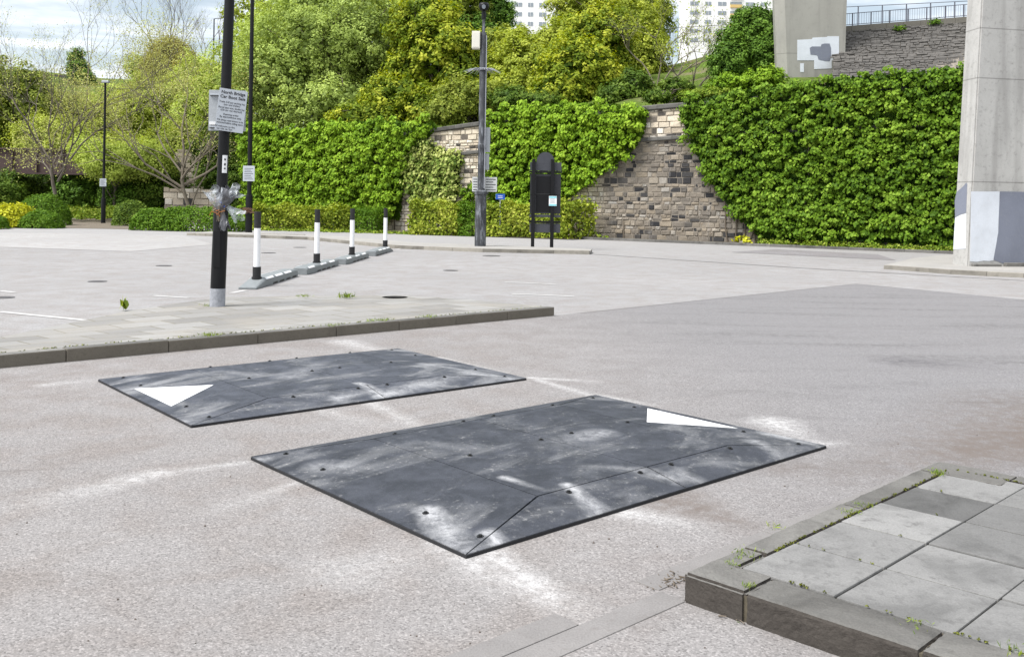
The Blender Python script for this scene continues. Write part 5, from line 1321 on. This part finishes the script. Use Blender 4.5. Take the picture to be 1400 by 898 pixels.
S('scrub_bush', [T(175, 212, 52, 26, 72), T(130, 215, 35, 24, 72)], 160, 72, 'yellow green bush behind the path lamp post', L_scrub, 300, leaf=.18)
S('scrub_bush', [T(265, 205, 45, 34, 68), T(225, 205, 30, 30, 69)], 255, 68, 'olive bush above the broken stone wall', L_olive, 300, leaf=.17)
S('scrub_bush', [T(30, 165, 60, 40, 90), T(70, 150, 30, 26, 92)], 40, 90, 'yellow olive bush on the hill behind the leafless tree', L_olive, 300)
S('scrub_bush', [T(170, 140, 40, 22, 108), T(120, 148, 36, 14, 110)], 160, 108, 'light scrub along the upper left hill below the ridge', L_pale, 220, leaf=.24)
S('scrub_bush', [T(150, 222, 42, 24, 58.5), T(195, 218, 40, 24, 59), T(120, 205, 24, 18, 60)], 160, 59, 'pale leafy bush hanging in front of the rusty footbridge end', L_pale, 300, 26, .5, .15)
D_ = 'dark understorey bush '
S('understorey_bush', [T(65, 255, 45, 24, 66), T(30, 262, 40, 20, 65)], 55, 66, D_ + 'in the shade under the footbridge', L_shade, 280, 30, .5, .17)
S('understorey_bush', [T(128, 250, 42, 32, 65), T(105, 262, 28, 24, 63)], 125, 65, 'mid green leafy bush at the end of the path', L_dark, 320, 30, .5, .17)
S('understorey_bush', [T(190, 252, 42, 34, 62), T(170, 270, 30, 20, 60)], 188, 62, D_ + 'behind the clipped shrubs right of the path', L_dark, 340, 30, .48, .16)
S('understorey_bush', [T(235, 250, 36, 30, 61), T(215, 262, 30, 26, 60)], 232, 61, D_ + 'left of the leaning pale trunk', L_shade, 300, 30, .45, .16)
S('understorey_bush', [T(300, 225, 34, 50, 58.5), T(325, 255, 28, 40, 57), T(325, 190, 28, 34, 60)], 308, 58.5, D_ + 'right behind the near sign pole', L_shade, 420, 30, .45, .16)
S('understorey_bush', [T(-10, 270, 40, 26, 60), T(5, 255, 30, 20, 62)], 0, 61, D_ + 'behind the golden shrub at the left edge', L_shade, 220, 30, .45, .16)

# ================================================================== sky, sun, camera
SUN_EL, SUN_AZ = math.radians(57), Vector((-.8, -.45, 0)).normalized()
w = bpy.data.worlds.new('World'); SC.world = w; w.use_nodes = True
t = NT(w); bg = t.n['Background']
sky = t.new('ShaderNodeTexSky', sky_type='NISHITA'); sky.sun_disc = False; sky.sun_elevation = SUN_EL; sky.sun_rotation = math.atan2(SUN_AZ.x, SUN_AZ.y)
sky.air_density = 1.3; sky.dust_density = .6; sky.ozone_density = 1.2
g = t.coord('Generated')
x_, y_, z_ = t.xyz(g)
zc = t.math('MAXIMUM', z_, .06)
cv = t.new('ShaderNodeCombineXYZ'); t.put(cv.inputs[0], t.math('DIVIDE', x_, zc)); t.put(cv.inputs[1], t.math('DIVIDE', y_, zc)); t.put(cv.inputs[2], z_)
cl = t.noise(t.map(cv.outputs[0], (1, 1, 1), (0, 0, 0), CLOUD_OFF), .55, 7, .55, .25)
mask = t.rng(cl, .42, .6, .3, 1.0)
col = t.mix(mask, sky.outputs[0], (10.3, 10.8, 11.5))
t.put(bg.inputs[0], col); bg.inputs[1].default_value = .08
sl = bpy.data.lights.new('sun', 'SUN'); sl.energy = 4.0; sl.angle = math.radians(30); sl.color = (1, .975, .94)
so = link(bpy.data.objects.new('sun', sl)); sd = Vector((SUN_AZ.x * math.cos(SUN_EL), SUN_AZ.y * math.cos(SUN_EL), math.sin(SUN_EL)))
so.rotation_euler = sd.to_track_quat('Z', 'Y').to_euler(); so.location = (0, 0, 30)
cam = bpy.data.cameras.new('camera'); cam.sensor_width = 36; cam.lens = 36 * F / 1400; cam.shift_y = -(449 - HZ) / 1400; cam.clip_end = 2000
cam.dof.use_dof = False
co = link(bpy.data.objects.new('camera', cam)); co.matrix_world = Matrix.Translation((0, 0, HC)) @ Matrix.Rotation(math.pi / 2, 4, 'X') @ Matrix.Rotation(ROLL, 4, 'Z')
SC.camera = co
SC.render.engine = 'CYCLES'
SC.cycles.use_denoising = True; SC.cycles.max_bounces = 6; SC.cycles.diffuse_bounces = 3; SC.cycles.transparent_max_bounces = 12; SC.cycles.caustics_reflective = False; SC.cycles.caustics_refractive = False
SC.render.resolution_x, SC.render.resolution_y = 1024, 656
vs_ = SC.view_settings; vs_.view_transform = 'Standard'; vs_.look = 'None'; vs_.gamma = 1; vs_.use_curve_mapping = False; vs_.exposure = EXPO
